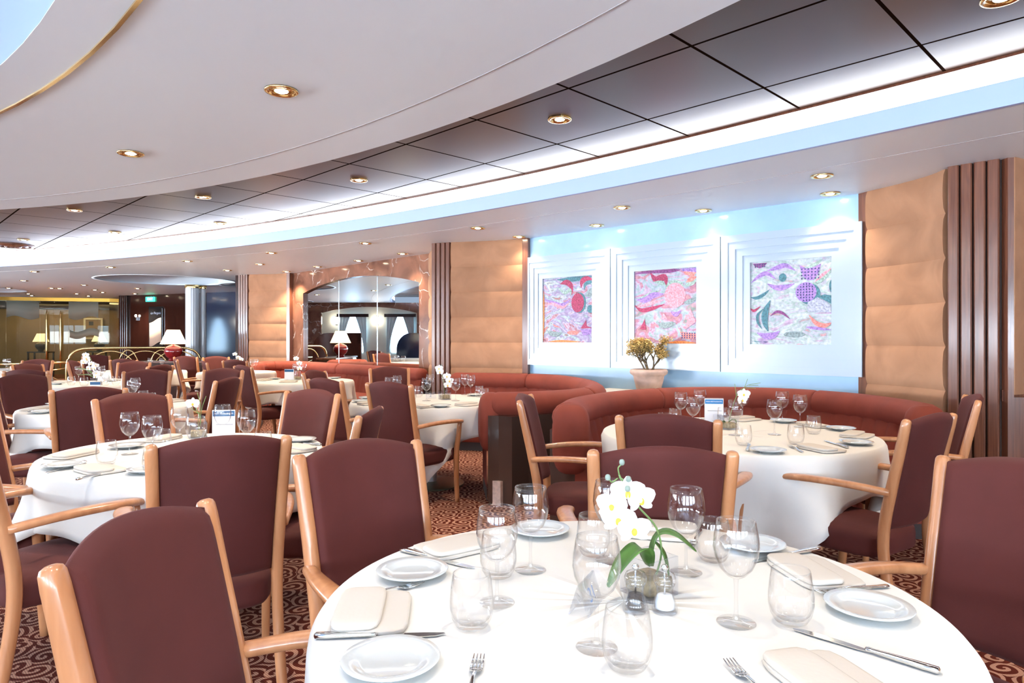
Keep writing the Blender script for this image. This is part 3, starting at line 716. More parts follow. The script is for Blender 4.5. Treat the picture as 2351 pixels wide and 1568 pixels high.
painting(1660, 1985, 1724.5, 1911, 603.5, 790.5, 'rightmost and largest abstract painting, purple dotted disc and dark teal dot on pale blue', swirl3, 9, [
    ('poly', 'plum', [(.03,.985),(.22,.985),(.18,.94),(.12,.922),(.06,.945)]), ('dots', 'dot', .05, .2, .93, .98, 5, 2, .010, lambda u, v: True),
    ('band', 'violet', [(.22,.885),(.34,.915),(.45,.935),(.57,.87)], .03), ('band', 'violet', [(.01,.755),(.12,.83),(.22,.855),(.33,.78)], .028), ('band', 'violet', [(.22,.73),(.33,.68),(.44,.68),(.56,.715)], .033),
    ('ell', 'teal', .415, .795, .048, .05, 0), ('band', 'teal', [(.0,.575),(.08,.565),(.17,.60),(.25,.66)], .022), ('band', 'sage', [(.78,.70),(.88,.74),(1.,.86)], .025), ('band', 'pink', [(.8,.72),(.9,.80),(1.,.87)], .018),
    ('poly', 'violet', [(.62,.93),(.66,.80),(.72,.745),(.79,.745),(.85,.83),(.88,.93),(.80,.895),(.70,.885)]), ('dots', 'dot', .63, .87, .75, .93, 6, 5, .010, lambda u, v: v < .9), ('band', 'sage', [(.70,.885),(.80,.92),(.9,.98)], .02),
    ('ell', 'teal', .745, .585, .125, .12, .3), ('ell', 'violet', .70, .61, .125, .115, 0), ('dots', 'dot', .585, .83, .50, .72, 7, 7, .010, incirc(.70, .61, .108)),
    ('poly', 'teal', [(.84,.555),(.92,.575),(1.,.56),(1.,.465),(.93,.50)]), ('ell', 'teal', 1., .665, .03, .07, 0), ('poly', 'white', [(.72,.49),(.84,.545),(.99,.45),(.99,.37),(.72,.38)]),
    ('band', 'teal', [(.26,.53),(.20,.40),(.19,.28),(.23,.16)], .042), ('band', 'teal', [(.17,.43),(.10,.36),(.10,.27),(.15,.19)], .018), ('band', 'crimson', [(.0,.44),(.05,.41),(.13,.46)], .016),
    ('band', 'plum', [(.26,.34),(.34,.39),(.42,.37),(.51,.30)], .017), ('band', 'violet', [(.09,.14),(.2,.10),(.3,.11),(.38,.16)], .04), ('ell', 'grey', .56, .12, .13, .035, 0),
    ('band', 'coral', [(.74,.34),(.82,.25),(.92,.22),(1.,.25)], .028), ('band', 'violet', [(.70,.205),(.82,.19),(1.,.17)], .018), ('band', 'teal', [(.04,.045),(.08,.032),(.15,.035)], .005), ('band', 'dot', [(.17,.035),(.20,.03),(.235,.035)], .006)])

# ================================================================== SOFAS
def sofa(label, path, side, seams, panel_ends=(True, True), ribs=True, per=10):
    P = catmull(path, per); n = len(P)
    t = empty('curved_sofa', (P[n//2].x, P[n//2].y, 0)); tag(t, label, 'sofa', 'terracotta curved banquette sofas')
    off = Vector((P[n//2].x, P[n//2].y, 0)); P = [p-off for p in P]
    # section offsets: 0 = centre line of the top roll, positive towards the sitter
    MB().add(*sweep(P, [(-.11, .02), (-.11, .70), (.02, .72), (.06, .40), (.06, .02)], side)).build('back_shell', M['partition'], t, smooth=False)
    MB().add(*sweep(P, [(.02, 0.), (.02, .10), (.50, .10), (.50, 0.)], side)).build('toe_kick', M['toekick'], t, smooth=False)
    # upholstered base front and seat
    sec = [(.06, .10), (.52, .10), (.545, .13), (.55, .22), (.53, .26), (.06, .26)]
    MB().add(*sweep(P, sec, side)).build('seat_base', M['sofa'], t, autosm=.9)
    sec = [(.06, .262), (.53, .262), (.57, .29), (.585, .345), (.57, .41), (.52, .445), (.35, .46), (.06, .45)]
    MB().add(*sweep(P, sec, side)).build('seat_cushion', M['sofa'], t, autosm=.9)
    # backrest with vertical channels
    Q = []; 
    for i in range(n-1):
        for k in range(3): Q.append(P[i].lerp(P[i+1], k/3))
    Q.append(P[-1])
    m = MB(); V = []; F = []; cum = 0.
    zs = [.44, .50, .58, .66, .72]
    for i, p in enumerate(Q):
        tg = Q[min(i+1, len(Q)-1)]-Q[max(i-1, 0)]; tg.normalize(); nn = Vector((-tg.y, tg.x, 0))*side
        if i: cum += (Q[i]-Q[i-1]).length
        bulge = .014*abs(math.sin(PI*cum/.15))**.5 if ribs else 0
        for j, z in enumerate(zs):
            o_ = (.13, .125, .11, .09, .075)[j]+bulge
            V.append((p.x+nn.x*o_, p.y+nn.y*o_, z))
        for z in (.72, .44): V.append((p.x+nn.x*.03, p.y+nn.y*.03, z))
    kk = 7
    for i in range(len(Q)-1):
        for j in range(kk): F.append((i*kk+j, (i+1)*kk+j, (i+1)*kk+(j+1) % kk, i*kk+(j+1) % kk))
    F += [tuple(range(kk)), tuple((len(Q)-1)*kk+j for j in range(kk))[::-1]]
    m.add(V, F).build('backrest', M['sofa'], t, autosm=.9)
    # segmented top roll
    bounds = [0]+[int(s*(n-1)) for s in seams]+[n-1]
    for a, b in zip(bounds[:-1], bounds[1:]):
        seg = []; st = 4
        for i in range(a, b):
            for k in range(st): seg.append(P[i].lerp(P[i+1], k/st))
        seg.append(P[b])
        sec = [(.0+.115*math.cos(q), .775+.105*math.sin(q)) for q in [2*PI*i/16 for i in range(16)]]
        ms = len(seg); ln = sum((seg[i+1]-seg[i]).length for i in range(ms-1)); 
        cumd = [0]
        for i in range(ms-1): cumd.append(cumd[-1]+(seg[i+1]-seg[i]).length)
        ea, eb = (.10 if a == 0 else .035), (.10 if b == n-1 else .035)
        def tp(i, mm, cumd=cumd, ln=ln, ea=ea, eb=eb):
            d0, d1 = cumd[i], ln-cumd[i]; f = 1.
            if d0 < ea: f = math.sqrt(max(.02, 1-(1-d0/ea)**2))
            if d1 < eb: f = min(f, math.sqrt(max(.02, 1-(1-d1/eb)**2)))
            f0 = .80 if ea < .05 or eb < .05 else .0
            if (d0 < ea and ea < .05) or (d1 < eb and eb < .05): f = .86+.14*f
            return (0., .775, f)
        MB().add(*sweep(seg, sec, side, taper=tp)).build('top_roll', M['sofa'], t)
    # bolster wrapped down the free end(s)
    for e, (i0, i1) in enumerate(((0, 1), (n-1, n-2))):
        if not panel_ends[e]: continue
        p = P[i0]; d = (P[i0]-P[i1]).normalized(); tg = (P[1]-P[0] if e == 0 else P[-1]-P[-2]).normalized(); nn = Vector((-tg.y, tg.x, 0))*side
        a = math.atan2(d.y, d.x)
        mm = MB(); mm.add(*rbox(0, 0, 0, .10, .125, .235, n=3.2, k=8))
        c = p+nn*.03-d*.03
        b_ = mm.build('end_bolster', M['sofa'], t, loc=(c.x, c.y, .64), rz=a)
    return t
SOFA3 = [(.36, 4.50), (.50, 4.98), (.82, 5.48), (1.30, 5.86), (1.85, 5.98), (2.38, 5.78), (2.70, 5.30), (2.78, 4.78), (2.74, 4.40)]
sofa('curved terracotta sofa below the white wall of paintings, behind the right round table', SOFA3, -1, (.37, .68))
SOFA2 = [(-.20, 5.42), (.10, 5.46), (.45, 5.68), (.70, 6.05), (.80, 6.60), (.74, 7.30), (.48, 7.95), (.0, 8.24), (-.45, 8.36), (-.78, 8.42)]
sofa('curved terracotta sofa in front of the middle padded column, its rounded arm towards us', SOFA2, 1, (.30, .74), (True, False))
SOFA1 = [(-1.22, 9.50), (-1.66, 9.95), (-2.3, 10.7), (-3.0, 11.45), (-3.6, 12.1), (-4.15, 12.5), (-4.5, 12.3), (-4.55, 11.95)]
sofa('long terracotta sofa along the marble wall under the arched mirror', SOFA1, 1, (.40, .80), (False, True))
pe = MB().add(*prism([(-.13, 5.33), (.00, 5.26), (.42, 5.56), (.30, 5.62)], 0, .70)).build('sofa_end_panel', M['partition'], smooth=False)
tag(pe, 'polished dark brown partition panel at the end of the middle sofa arm', 'partition')
MB().add(*prism([(-.155, 5.315), (-.09, 5.275), (-.07, 5.30), (-.135, 5.34)], 0.0, .19)).build('stone_block', M['stone'], pe, smooth=False)

# ================================================================== CHAIRS (front is +y)
def make_chair():
    t = empty('dining_chair')
    # backrest: curved, upholstered on both sides, arched crest
    nx, nz = 18, 16; V = []; F = []
    def bp(u, v, front):
        zb = .475; zt = .958+.034*(1-u*u)
        z = zb+(zt-zb)*v; hw = .196-.012*(1-v) ; lean = -.215-.115*((z-.45)/.52)**1.15
        curve = -.036*(1-u*u); edge = math.sqrt(max(0, (1-abs(u)**14)*(1-abs(2*v-1)**16)))
        y = lean+curve+((.004+.026*edge) if front else (-.003-.019*edge))
        return (u*hw, y, z)
    for front in (0, 1):
        for j in range(nz+1):
            for i in range(nx+1): V.append(bp(math.sin((-1+2*i/nx)*PI/2)*.5+(-1+2*i/nx)*.5, .5+.25*math.sin((-1+2*j/nz)*PI/2)+.25*(-1+2*j/nz), front))
    K = (nx+1)*(nz+1)
    def id_(f, i, j): return f*K+j*(nx+1)+i
    for j in range(nz):
        for i in range(nx):
            F.append((id_(1,i,j), id_(1,i,j+1), id_(1,i+1,j+1), id_(1,i+1,j))); F.append((id_(0,i,j), id_(0,i+1,j), id_(0,i+1,j+1), id_(0,i,j+1)))
    for i in range(nx):
        for j in (0, nz): F.append((id_(0,i,j), id_(1,i,j), id_(1,i+1,j), id_(0,i+1,j)))
    for j in range(nz):
        for i in (0, nx): F.append((id_(0,i,j), id_(0,i,j+1), id_(1,i,j+1), id_(1,i,j)))
    MB().add(V, F).build('backrest', M['fabric'], t)
    def tap(x, y, z):
        k = .93+.10*(y/.245); zz = z
        if z > 0: zz = z+.018*(1-(x/.24)**2)*(1-(y/.25)**2)
        return (x*k, y, zz)
    MB().add(*rbox(0, .03, .388, .232, .245, .066, n=5.5, k=8, fn=tap)).build('seat', M['fabric'], t)
    for s in (-1, 1):
        pth = catmull([(s*.212, -.335, .972), (s*.207, -.306, .84), (s*.203, -.270, .68), (s*.200, -.235, .50), (s*.200, -.232, .36), (s*.203, -.262, .18), (s*.208, -.305, 0)], 4)
        rr = []
        for p in pth:
            k = p.z
            rr.append((.0185+.002*min(1, k/.6), .018+.006*math.sin(PI*min(1, max(0, k/1.0)))))
        e0 = pth[0]; pth = [e0, e0.lerp(pth[1], .12), e0.lerp(pth[1], .35)]+pth[1:]; rr = [(.008, .008), (.0155, .0145), (.0195, .0175)]+rr[1:]
        MB().add(*tube(pth, rr, 12, up=(0, 1, 0))).build('rear_leg', M['wood'], t)
        pth = catmull([(s*.214, -.262, .648), (s*.258, -.12, .662), (s*.284, .03, .664), (s*.288, .15, .657), (s*.272, .232, .646)], 5)
        m_ = len(pth)-1
        rr = [(.020+.010*math.sin(PI*min(1, i/m_*.85))**2+.004*(i/m_), .0155) for i in range(m_+1)]; rr[-1] = (.012, .010)
        MB().add(*tube(pth, rr, 12)).build('armrest', M['wood'], t)
        pth = catmull([(s*.275, .205, .645), (s*.262, .200, .52), (s*.246, .198, .40), (s*.240, .206, .2), (s*.240, .220, 0)], 4)
        rr = [(.0155+.004*math.sin(PI*i/(len(pth)-1)), .0175+.006*math.sin(PI*i/(len(pth)-1))) for i in range(len(pth))]
        MB().add(*tube(pth, rr, 10, up=(0, 1, 0))).build('front_leg', M['wood'], t)
    return t
CH = make_chair(); used = [False]
def chair(mid, face, label, group):
    o = CH if not used[0] else copy_tree(CH); used[0] = True
    f = Vector(face).normalized()
    o.location = (mid[0]+f.x*.325, mid[1]+f.y*.325, 0); o.rotation_euler.z = math.atan2(f.y, f.x)-PI/2
    tag(o, label, 'chair', group); return o
def chair_px(a, b, away, label, group, fix=None):
    """from the two post tops in the photo (both .965 high)"""
    p = Vector(spot(*a, .965)); q = Vector(spot(*b, .965)); d = q-p
    f = Vector((-d.y, d.x)); 
    if (f.y > 0) != away: f = -f
    m_ = (p+q)/2
    if fix: f = Vector(fix)
    return chair(m_, f, label, group)
g = 'maroon armchairs at the dining tables'
chair_px((357, 1025), (648, 1004), True, 'maroon armchair with its back to us, before the mid-left table with white card', g)
chair_px((685, 1050), (961, 1014), False, 'maroon armchair facing us at the back left edge of the nearest table', g)
chair_px((1366, 1037), (1676, 1040), True, 'maroon armchair with its back to us directly behind the nearest table and orchid', g)
chair_px((1430, 957), (1640, 967), True, 'dark maroon armchair tucked under the front left of the right table by the sofa', g)
chair((1.84, 2.98), (-.56, .83), 'maroon armchair seen from its back right side, at the right front of the sofa table', g)
chair((2.66, 3.92), (-.90, .44), 'dark armchair seen edge-on in front of the wooden pilaster at right', g)
chair((.085, 3.93), (.98, -.17), 'maroon armchair in profile facing right, in front of the middle sofa arm', g)
chair_px((841, 880), (949, 885), True, 'maroon armchair with its back to us at the table beside the middle sofa arm', g)
chair((1.36, 1.795), (-.88, -.46), 'maroon armchair cut by the right picture edge, at the nearest table', g)
chair((-.672, 1.239), (.99, -.10), 'large maroon armchair at bottom left, left side of the nearest table', g)
chair((-1.98, 2.375), (.38, .92), 'armchair cut by the lower left picture edge, its wooden arm reaching the mid-left table', g)
chair((-2.62, 3.22), (.99, .02), 'armchair cut by the left picture edge, at the left side of the mid-left table', g)
chair((-3.80, 4.85), (.90, .30), 'armchair at the left picture edge with its arm before a draped table', g)
chair_px((125, 897.5), (282, 893), True, 'dark maroon armchair with its back to us behind the mid-left table', g)
chair_px((217, 919.6), (390, 907), False, 'maroon armchair facing us across the mid-left table, left of its orchid', g)
chair_px((656, 900.5), (775, 906.5), False, 'maroon armchair facing us at the back right of the mid-left table', g)
chair_px((714, 872), (781, 876), True, 'dark maroon armchair turned right, left of the table before the middle sofa', g)
chair((-.68, 3.20), (-.99, .03), 'small-looking maroon armchair in profile facing left, right end of the mid-left table', g)
chair((-2.36, 5.60), (-.98, .06), 'maroon armchair in profile facing left, just behind the mid-left wine glasses', g)
chair((-3.20, 8.05), (.66, .75), 'maroon armchair turned away to the right, before the table under the mirror', g)
chair((-1.97, 6.75), (.97, -.23), 'maroon armchair facing right between the two sofa tables', g)
chair((-1.37, 7.55), (.30, -.95), 'maroon armchair facing us between the mirror sofa and its neighbour table', g)
chair((-5.15, 10.4), (.90, .44), 'left of a pair of dark armchairs turned right below the red lamp', g)
chair((-4.28, 9.45), (.88, .48), 'right of a pair of dark armchairs turned right below the red lamp', g)
chair((-5.15, 11.75), (.62, -.78), 'orange-lit armchair facing us before the dark far doorway', g)
chair((-4.08, 9.95), (.30, .95), 'small dark armchair turned away at the far table near the left padded column', g)
chair((-3.06, 7.15), (-.1, -.99), 'brown armchair facing us, its arched top just above the armchair in profile', g)
chair((-3.73, 6.9), (.3, -.95), 'maroon armchair facing us behind a pair of wine glasses, left of centre', g)
chair((-4.25, 8.15), (-.96, .2), 'dark armchair in profile facing left, right of the tall orchid bouquet', g)
chair((-5.18, 9.25), (.05, -1), 'maroon armchair facing us behind the orchid bouquet table', g)
chair((-5.95, 10.35), (.05, 1), 'purple-dark armchair with its back to us, in line below the brass railing', g)
chair((-4.36, 6.02), (.88, -.47), 'terracotta-lit armchair facing us at the left picture edge', g)
chair((-5.0, 6.95), (-.1, 1), 'dark armchair top at the left picture edge, its back to us', g)
chair((-6.08, 8.48), (.97, -.2), 'orange-lit armchair facing right, left of the orchid bouquet, the nearer of two', g)
chair((-7.1, 10.1), (.1, -1), 'orange-lit armchair facing us, left of the orchid bouquet, the farther of two', g)
chair((-7.7, 12.5), (.6, -.8), 'orange armchair facing us beneath the left end of the brass railing', g)
chair((-6.2, 9.55), (.95, .25), 'dark armchair with a pale post, immediately left of the orchid bouquet', g)
chair((-5.75, 11.9), (.1, 1), 'wide purple-dark armchair back immediately right of the red lamp base', g)

# ================================================================== TABLES
TABLES = {  # key: (x, y, radius, short name, cloth turn)
    1: (.242, 1.457, .647, 'the nearest table', .35), 2: (-1.62, 3.385, .645, 'the mid-left table', .45), 3: (1.33, 4.02, .785, 'the table below the paintings', .95),
    4: (-.74, 6.08, .70, 'the table beside the middle sofa arm', .72), 5: (-2.74, 8.83, .65, 'the table under the mirror', .2), 6: (-5.2, 8.30, .65, 'the orchid bouquet table', .5),
    7: (-3.31, 5.53, .62, 'the left table behind the dark chair', .1), 8: (-6.16, 11.3, .65, 'the table below the red lamp', .3), 9: (-4.50, 11.05, .60, 'the far table by the left padded column', .6), 11: (-8.9, 11.9, .65, 'the table at the far left edge', .2)}
def table(k):
    x, y, r, nm, turn = TABLES[k]
    t = empty('round_table', (x, y, 0)); tag(t, 'round pedestal table under white linen, %s' % {1: 'nearest to us', 2: 'at mid left among armchairs', 3: 'below the paintings', 4: 'beside the middle sofa arm', 5: 'under the arched mirror',
        6: 'carrying the tall orchid bouquet', 7: 'at left behind a dark armchair', 8: 'below the red lamp', 9: 'near the left padded column', 11: 'at the far left picture edge'}[k], 'table', 'round pedestal dining tables')
    MB().add(*lathe([(0, .715), (r-.03, .715), (r-.012, .722), (r-.012, .738), (0, .741)], 48)).build('tabletop', M['wood'], t, autosm=.6)
    MB().add(*lathe([(.065, .02), (.065, .22), (.07, .23), (.07, .245), (.065, .255), (.065, .715)], 20)).build('pedestal', M['pedestal'], t, autosm=.6)
    MB().add(*lathe([(0, .0), (.31, .0), (.31, .012), (.26, .022), (.07, .03), (0, .03)], 32)).build('base_plate', M['base'], t, autosm=.6)
    # cloth: square linen draped over the round top
    n = 144; a = r+.235; V = []; F = []
    rings = [0., .35, .7, .93, .985]
    for q in rings:
        for i in range(n): th = 2*PI*i/n; V.append((q*r*math.cos(th), q*r*math.sin(th), TT))
    drop_steps = [.004, .018, .05, .12, .25, .45, .7, .88, 1.]
    rnd = random.Random(k); ph = [rnd.uniform(0, 6.28) for _ in range(4)]
    for st in drop_steps:
        for i in range(n):
            th = 2*PI*i/n; u = th+turn
            c = max(abs(math.cos(u)), abs(math.sin(u))); Lc = a/c; dr = min(Lc-r, .60)
            q = (dr-.235)/.30; corner = max(0, q)
            fold = .5*math.sin(9*th+ph[0])+.35*math.sin(14*th+ph[1])+.3*math.sin(5*th+ph[2])
            d = dr*st
            rad = r+.010*min(1, d/.03)+.012*min(1, d/.2)+d*(.02+.28*fold*min(1, d/.25))-.12*corner*d
            if st <= .018: rad = r*(.993+.3*st)
            V.append((rad*math.cos(th), rad*math.sin(th), TT-max(0, d-.0)))
    rows = len(rings)+len(drop_steps)
    for j in range(rows-1):
        for i in range(n):
            i2 = (i+1) % n; F.append((j*n+i, j*n+i2, (j+1)*n+i2, (j+1)*n+i))
    o = MB().add(V, F).build('tablecloth', M['cloth'], loc=(x, y, 0))
    tag(o, 'white linen tablecloth draped over %s' % nm, 'tablecloth', 'white tablecloths')
    sol = o.modifiers.new('thickness', 'SOLIDIFY'); sol.thickness = .003; sol.offset = -1
for k in TABLES: table(k)
# ================================================================== TABLEWARE
def wine_proto(name='wine_glass', parts=True):
    t = empty(name)
    out = [(.0055, .088), (.018, .0945), (.032, .109), (.0415, .130), (.045, .150), (.0435, .172), (.040, .192), (.038, .204)]
    inn = [(.037, .204), (.0389, .192), (.0424, .172), (.0439, .150), (.0404, .131), (.031, .1105), (.017, .0965), (0, .094)]
    MB().add(*lathe(out+inn, 28)).build('bowl', M['glass'], t)
    MB().add(*lathe([(.0055, .088), (.0042, .078), (.0036, .05), (.0042, .02), (.007, .009)], 12)).build('stem', M['stemglass'], t)
    MB().add(*lathe([(.007, .009), (.018, .005), (.037, .0025), (.0385, .0012), (.037, .0), (0, .0)], 28)).build('foot', M['glass'], t)
    return t
def tumbler_proto():
    prof = [(0, .0), (.024, .0), (.031, .004), (.039, .018), (.0435, .038), (.0435, .055), (.041, .08), (.038, .1), (.0368, .106), (.0358, .106), (.037, .1), (.0399, .08), (.0424, .055), (.0422, .038), (.037, .021), (.027, .011), (0, .009)]
    return MB().add(*lathe(prof, 28)).build('tumbler', M['glass'])
def plate_proto():
    prof = [(0, .004), (.045, .004), (.052, .0055), (.060, .011), (.084, .0165), (.0855, .018), (.084, .0195), (.062, .015), (.052, .009), (0, .0075)]
    t = MB().add(*lathe([(0, .0), (.042, .0), (.048, .003), (.060, .009), (.083, .0150), (.0855, .0175), (.084, .0190), (.062, .0135), (.055, .0085), (.048, .0065), (0, .006)], 44)).build('side_plate', M['china'])
    return t
def napkin_proto():
    t = MB().add(*rbox(0, 0, .006, .075, .105, .006, n=7, k=8)).build('folded_napkin', M['napkin'])
    MB().add(*rbox(-.026, 0, .0165, .048, .103, .0065, n=6, k=8)).build('top_fold', M['napkin'], t)
    return t
def knife_proto():
    t = empty('table_knife')
    m = MB(); pr = [(-.125, .004), (-.122, .0085), (-.10, .0095), (-.06, .0075), (-.02, .0055), (-.012, .0065), (-.008, .005)]
    P = [(x, 0, .0055) for x, r in pr]
    m.add(*tube(P, [(r, min(r*.62, .0052)) for x, r in pr], 12)).build('handle', M['steel'], t)
    pts = [(-.009, -.0045), (.03, -.008), (.08, -.0095), (.105, -.0075), (.122, .002), (.118, .0055), (.08, .0075), (.0, .0065), (-.009, .0045)]
    V = [(x, y, .0022) for x, y in pts]+[(x, y, .0036) for x, y in pts]; n = len(pts)
    MB().add(V, [tuple(range(n))[::-1], tuple(range(n, 2*n))]+[(i, (i+1) % n, n+(i+1) % n, n+i) for i in range(n)]).build('blade', M['steel'], t, smooth=False)
    return t
def fork_proto():
    t = empty('table_fork')
    pr = [(-.10, .003, .004), (-.098, .0075, .004), (-.08, .0085, .004), (-.04, .005, .006), (0, .0032, .010), (.025, .004, .009), (.036, .0105, .006)]
    MB().add(*tube([(x, 0, z) for x, r, z in pr], [(r, .0016) for x, r, z in pr], 10)).build('handle', M['steel'], t)
    m = MB()
    m.add(*tube([(.032, 0, .0065), (.042, 0, .0045), (.05, 0, .004)], [(.009, .0014), (.0115, .0014), (.0115, .0012)], 10))
    for k in range(4):
        y = -.0093+.0062*k
        m.add(*tube([(.048, y, .004), (.07, y, .0048), (.09, y*.95, .0085)], [(.0021, .0012), (.0019, .0011), (.0009, .0008)], 6))
    m.build('tines', M['steel'], t)
    return t
PROTO = {'wine': wine_proto(), 'tumbler': tumbler_proto(), 'plate': plate_proto(), 'napkin': napkin_proto(), 'knife': knife_proto(), 'fork': fork_proto()}
USED = set()
def inst(kind):
    if kind in USED: return copy_tree(PROTO[kind])
    USED.add(kind); return PROTO[kind]
def clampt(k, p, margin):
    """keep a thing on its table"""
    x, y, r = TABLES[k][:3]; d = Vector((p[0]-x, p[1]-y)); lim = r-margin
    if d.length > lim: d = d.normalized()*lim
    return (x+d.x, y+d.y)
ZT = TT+.0012
ITEM = {}
def put(kind, k, pos, rot=0, marg=.07):
    o = inst(kind); p = clampt(k, pos, marg); o.location = (p[0], p[1], ZT); o.rotation_euler.z = rot
    ITEM.setdefault((kind, k), []).append(o); return o
def wines(k, rims):
    for px, py in rims: put('wine', k, spot(px, py, TT+.204), random.random()*6, .06)
def tumblers(k, rims):
    for px, py in rims: put('tumbler', k, spot(px, py, TT+.106), random.random()*6, .06)
def plates(k, c):
    for px, py in c: put('plate', k, spot(px, py, TT+.015), random.random()*6, .095)
def cut(kind, k, hnd, tip):
    a = Vector(spot(*hnd, TT)); b = Vector(spot(*tip, TT)); c = (a+b)/2; d = b-a
    return put(kind, k, c, math.atan2(d.y, d.x), .05)
def naps(k, lst):
    for (px, py), (ax, ay) in lst:
        c = Vector(spot(px, py, TT+.01)); e = Vector(spot(ax, ay, TT+.01)); d = e-c
        put('napkin', k, c, math.atan2(d.y, d.x)-PI/2, .115)
# nearest table
for b in ((1141, 1385), (1218, 1310), (1402, 1288), (1575, 1315), (1690, 1431), (1370, 1488)): put('wine', 1, spot(*b, TT), random.random()*6, .05)
for b in ((1083, 1440), (1144, 1325), (1362, 1275), (1637, 1288), (1816, 1430), (1440, 1536)): put('tumbler', 1, spot(*b, TT), 0, .05)
plates(1, [(897, 1512), (947, 1308), (1240, 1214), (1728, 1247), (1994, 1390)])
naps(1, [((845, 1402), (860, 1350)), ((1035, 1247), (965, 1262)), ((1520, 1209), (1580, 1213)), ((1868, 1310), (1800, 1270)), ((1915, 1566), (1850, 1520))])
cut('knife', 1, (717, 1467), (1030, 1460)); cut('knife', 1, (924, 1267), (1088, 1307)); cut('knife', 1, (1870, 1266), (1740, 1290)); cut('knife', 1, (2160, 1550), (1817, 1446))
cut('fork', 1, (1068, 1640), (1100, 1516)); cut('fork', 1, (776, 1392), (992, 1337)); cut('fork', 1, (2028, 1350), (1878, 1367)); cut('fork', 1, (1790, 1640), (1684, 1536)); cut('fork', 1, (1606, 1220), (1588, 1262))
# mid-left table
wines(2, [(298, 947), (349, 955), (412, 935), (450, 957), (511, 929), (566, 942)])
tumblers(2, [(245, 1012), (372, 986), (604, 992), (352, 1030)])
plates(2, [(312, 1092), (128, 1068), (292, 1022), (692, 1008), (684, 1056)])
naps(2, [((205, 1082), (180, 1075)), ((165, 1042), (135, 1048)), ((368, 1006), (340, 1012)), ((690, 1030), (720, 1036))])
cut('knife', 2, (182, 1103), (272, 1083)); cut('knife', 2, (720, 1022), (668, 1018)); cut('fork', 2, (100, 1088), (205, 1066))
# table below the paintings
wines(3, [(1563, 901), (1591, 912), (1607, 895), (1705, 895), (1688, 919), (1778, 918), (1796, 899), (1837, 907)])
tumblers(3, [(1525, 948), (1550, 938), (1662, 936), (1868, 955), (1827, 974), (1707, 976)])
plates(3, [(1771, 1036), (1966, 1014), (1948, 982), (1830, 958), (1500, 1005)])
naps(3, [((1885, 1029), (1850, 1022)), ((1968, 998), (1990, 990)), ((1912, 972), (1890, 968)), ((1712, 956), (1735, 954))])
cut('knife', 3, (1713, 1046), (1722, 1012)); cut('fork', 3, (1860, 1048), (1797, 1018)); cut('knife', 3, (1950, 1031), (1890, 1012))
# table beside the middle sofa arm
wines(4, [(894, 866), (912, 862), (988, 856), (979, 868), (1042, 854), (1046, 868), (1089, 857), (1081, 861)])
tumblers(4, [(961, 886), (1100, 886), (1112, 892), (945, 893)])
plates(4, [(1020, 935), (836, 912), (818, 920), (1148, 900)])
naps(4, [((968, 934), (950, 931)), ((836, 927), (860, 925)), ((1090, 930), (1110, 928))])
# farther tables
wines(5, [(651, 828), (697, 833), (664, 829)]); tumblers(5, [(668, 850), (683, 851)]); plates(5, [(622, 868), (776, 866), (612, 857), (668, 872)]); naps(5, [((662, 876), (690, 876)), ((606, 872), (630, 870))])
wines(6, [(180, 840), (208, 840), (233, 840), (222, 843)]); tumblers(6, [(164, 864), (188, 869), (268, 864), (259, 867)]); plates(6, [(130, 880), (250, 873)]); naps(6, [((142, 876), (160, 876)), ((262, 872), (280, 873))])
wines(7, [(312, 867), (304, 873)]); tumblers(7, [(329, 897), (346, 902)]); plates(7, [(58, 948), (106, 925)]); naps(7, [((82, 938), (60, 942)), ((420, 918), (440, 916))])
cut('knife', 7, (62, 948), (100, 938))
wines(8, [(350, 821), (372, 822)]); naps(8, [((258, 852), (270, 852))])
wines(9, [(526, 824), (541, 824), (580, 825), (587, 824)]); plates(9, [(505, 861), (570, 858)]); naps(9, [((540, 864), (550, 864))])
wines(11, [(2, 832), (19, 832), (30, 834)])
KN = {'wine': ('clear stemmed wine glass', 'wine glass', 'wine glasses'), 'tumbler': ('clear stemless water tumbler', 'tumbler', 'water tumblers'), 'plate': ('white china side plate', 'plate', 'white side plates'),
      'napkin': ('folded cream linen napkin', 'napkin', 'folded napkins'), 'knife': ('polished steel knife', 'knife', 'table knives'), 'fork': ('polished steel fork', 'fork', 'table forks')}
for (kind, k), lst in ITEM.items():
    lst.sort(key=lambda o: o.location.x/o.location.y)
    a, c, g_ = KN[kind]
    for i, o in enumerate(lst): tag(o, '%s, %s on %s' % (a, ordinal(i, len(lst)), TABLES[k][3]) if len(lst) > 1 else '%s, the only one on %s' % (a, TABLES[k][3]), c, '%s on %s' % (g_, TABLES[k][3]))

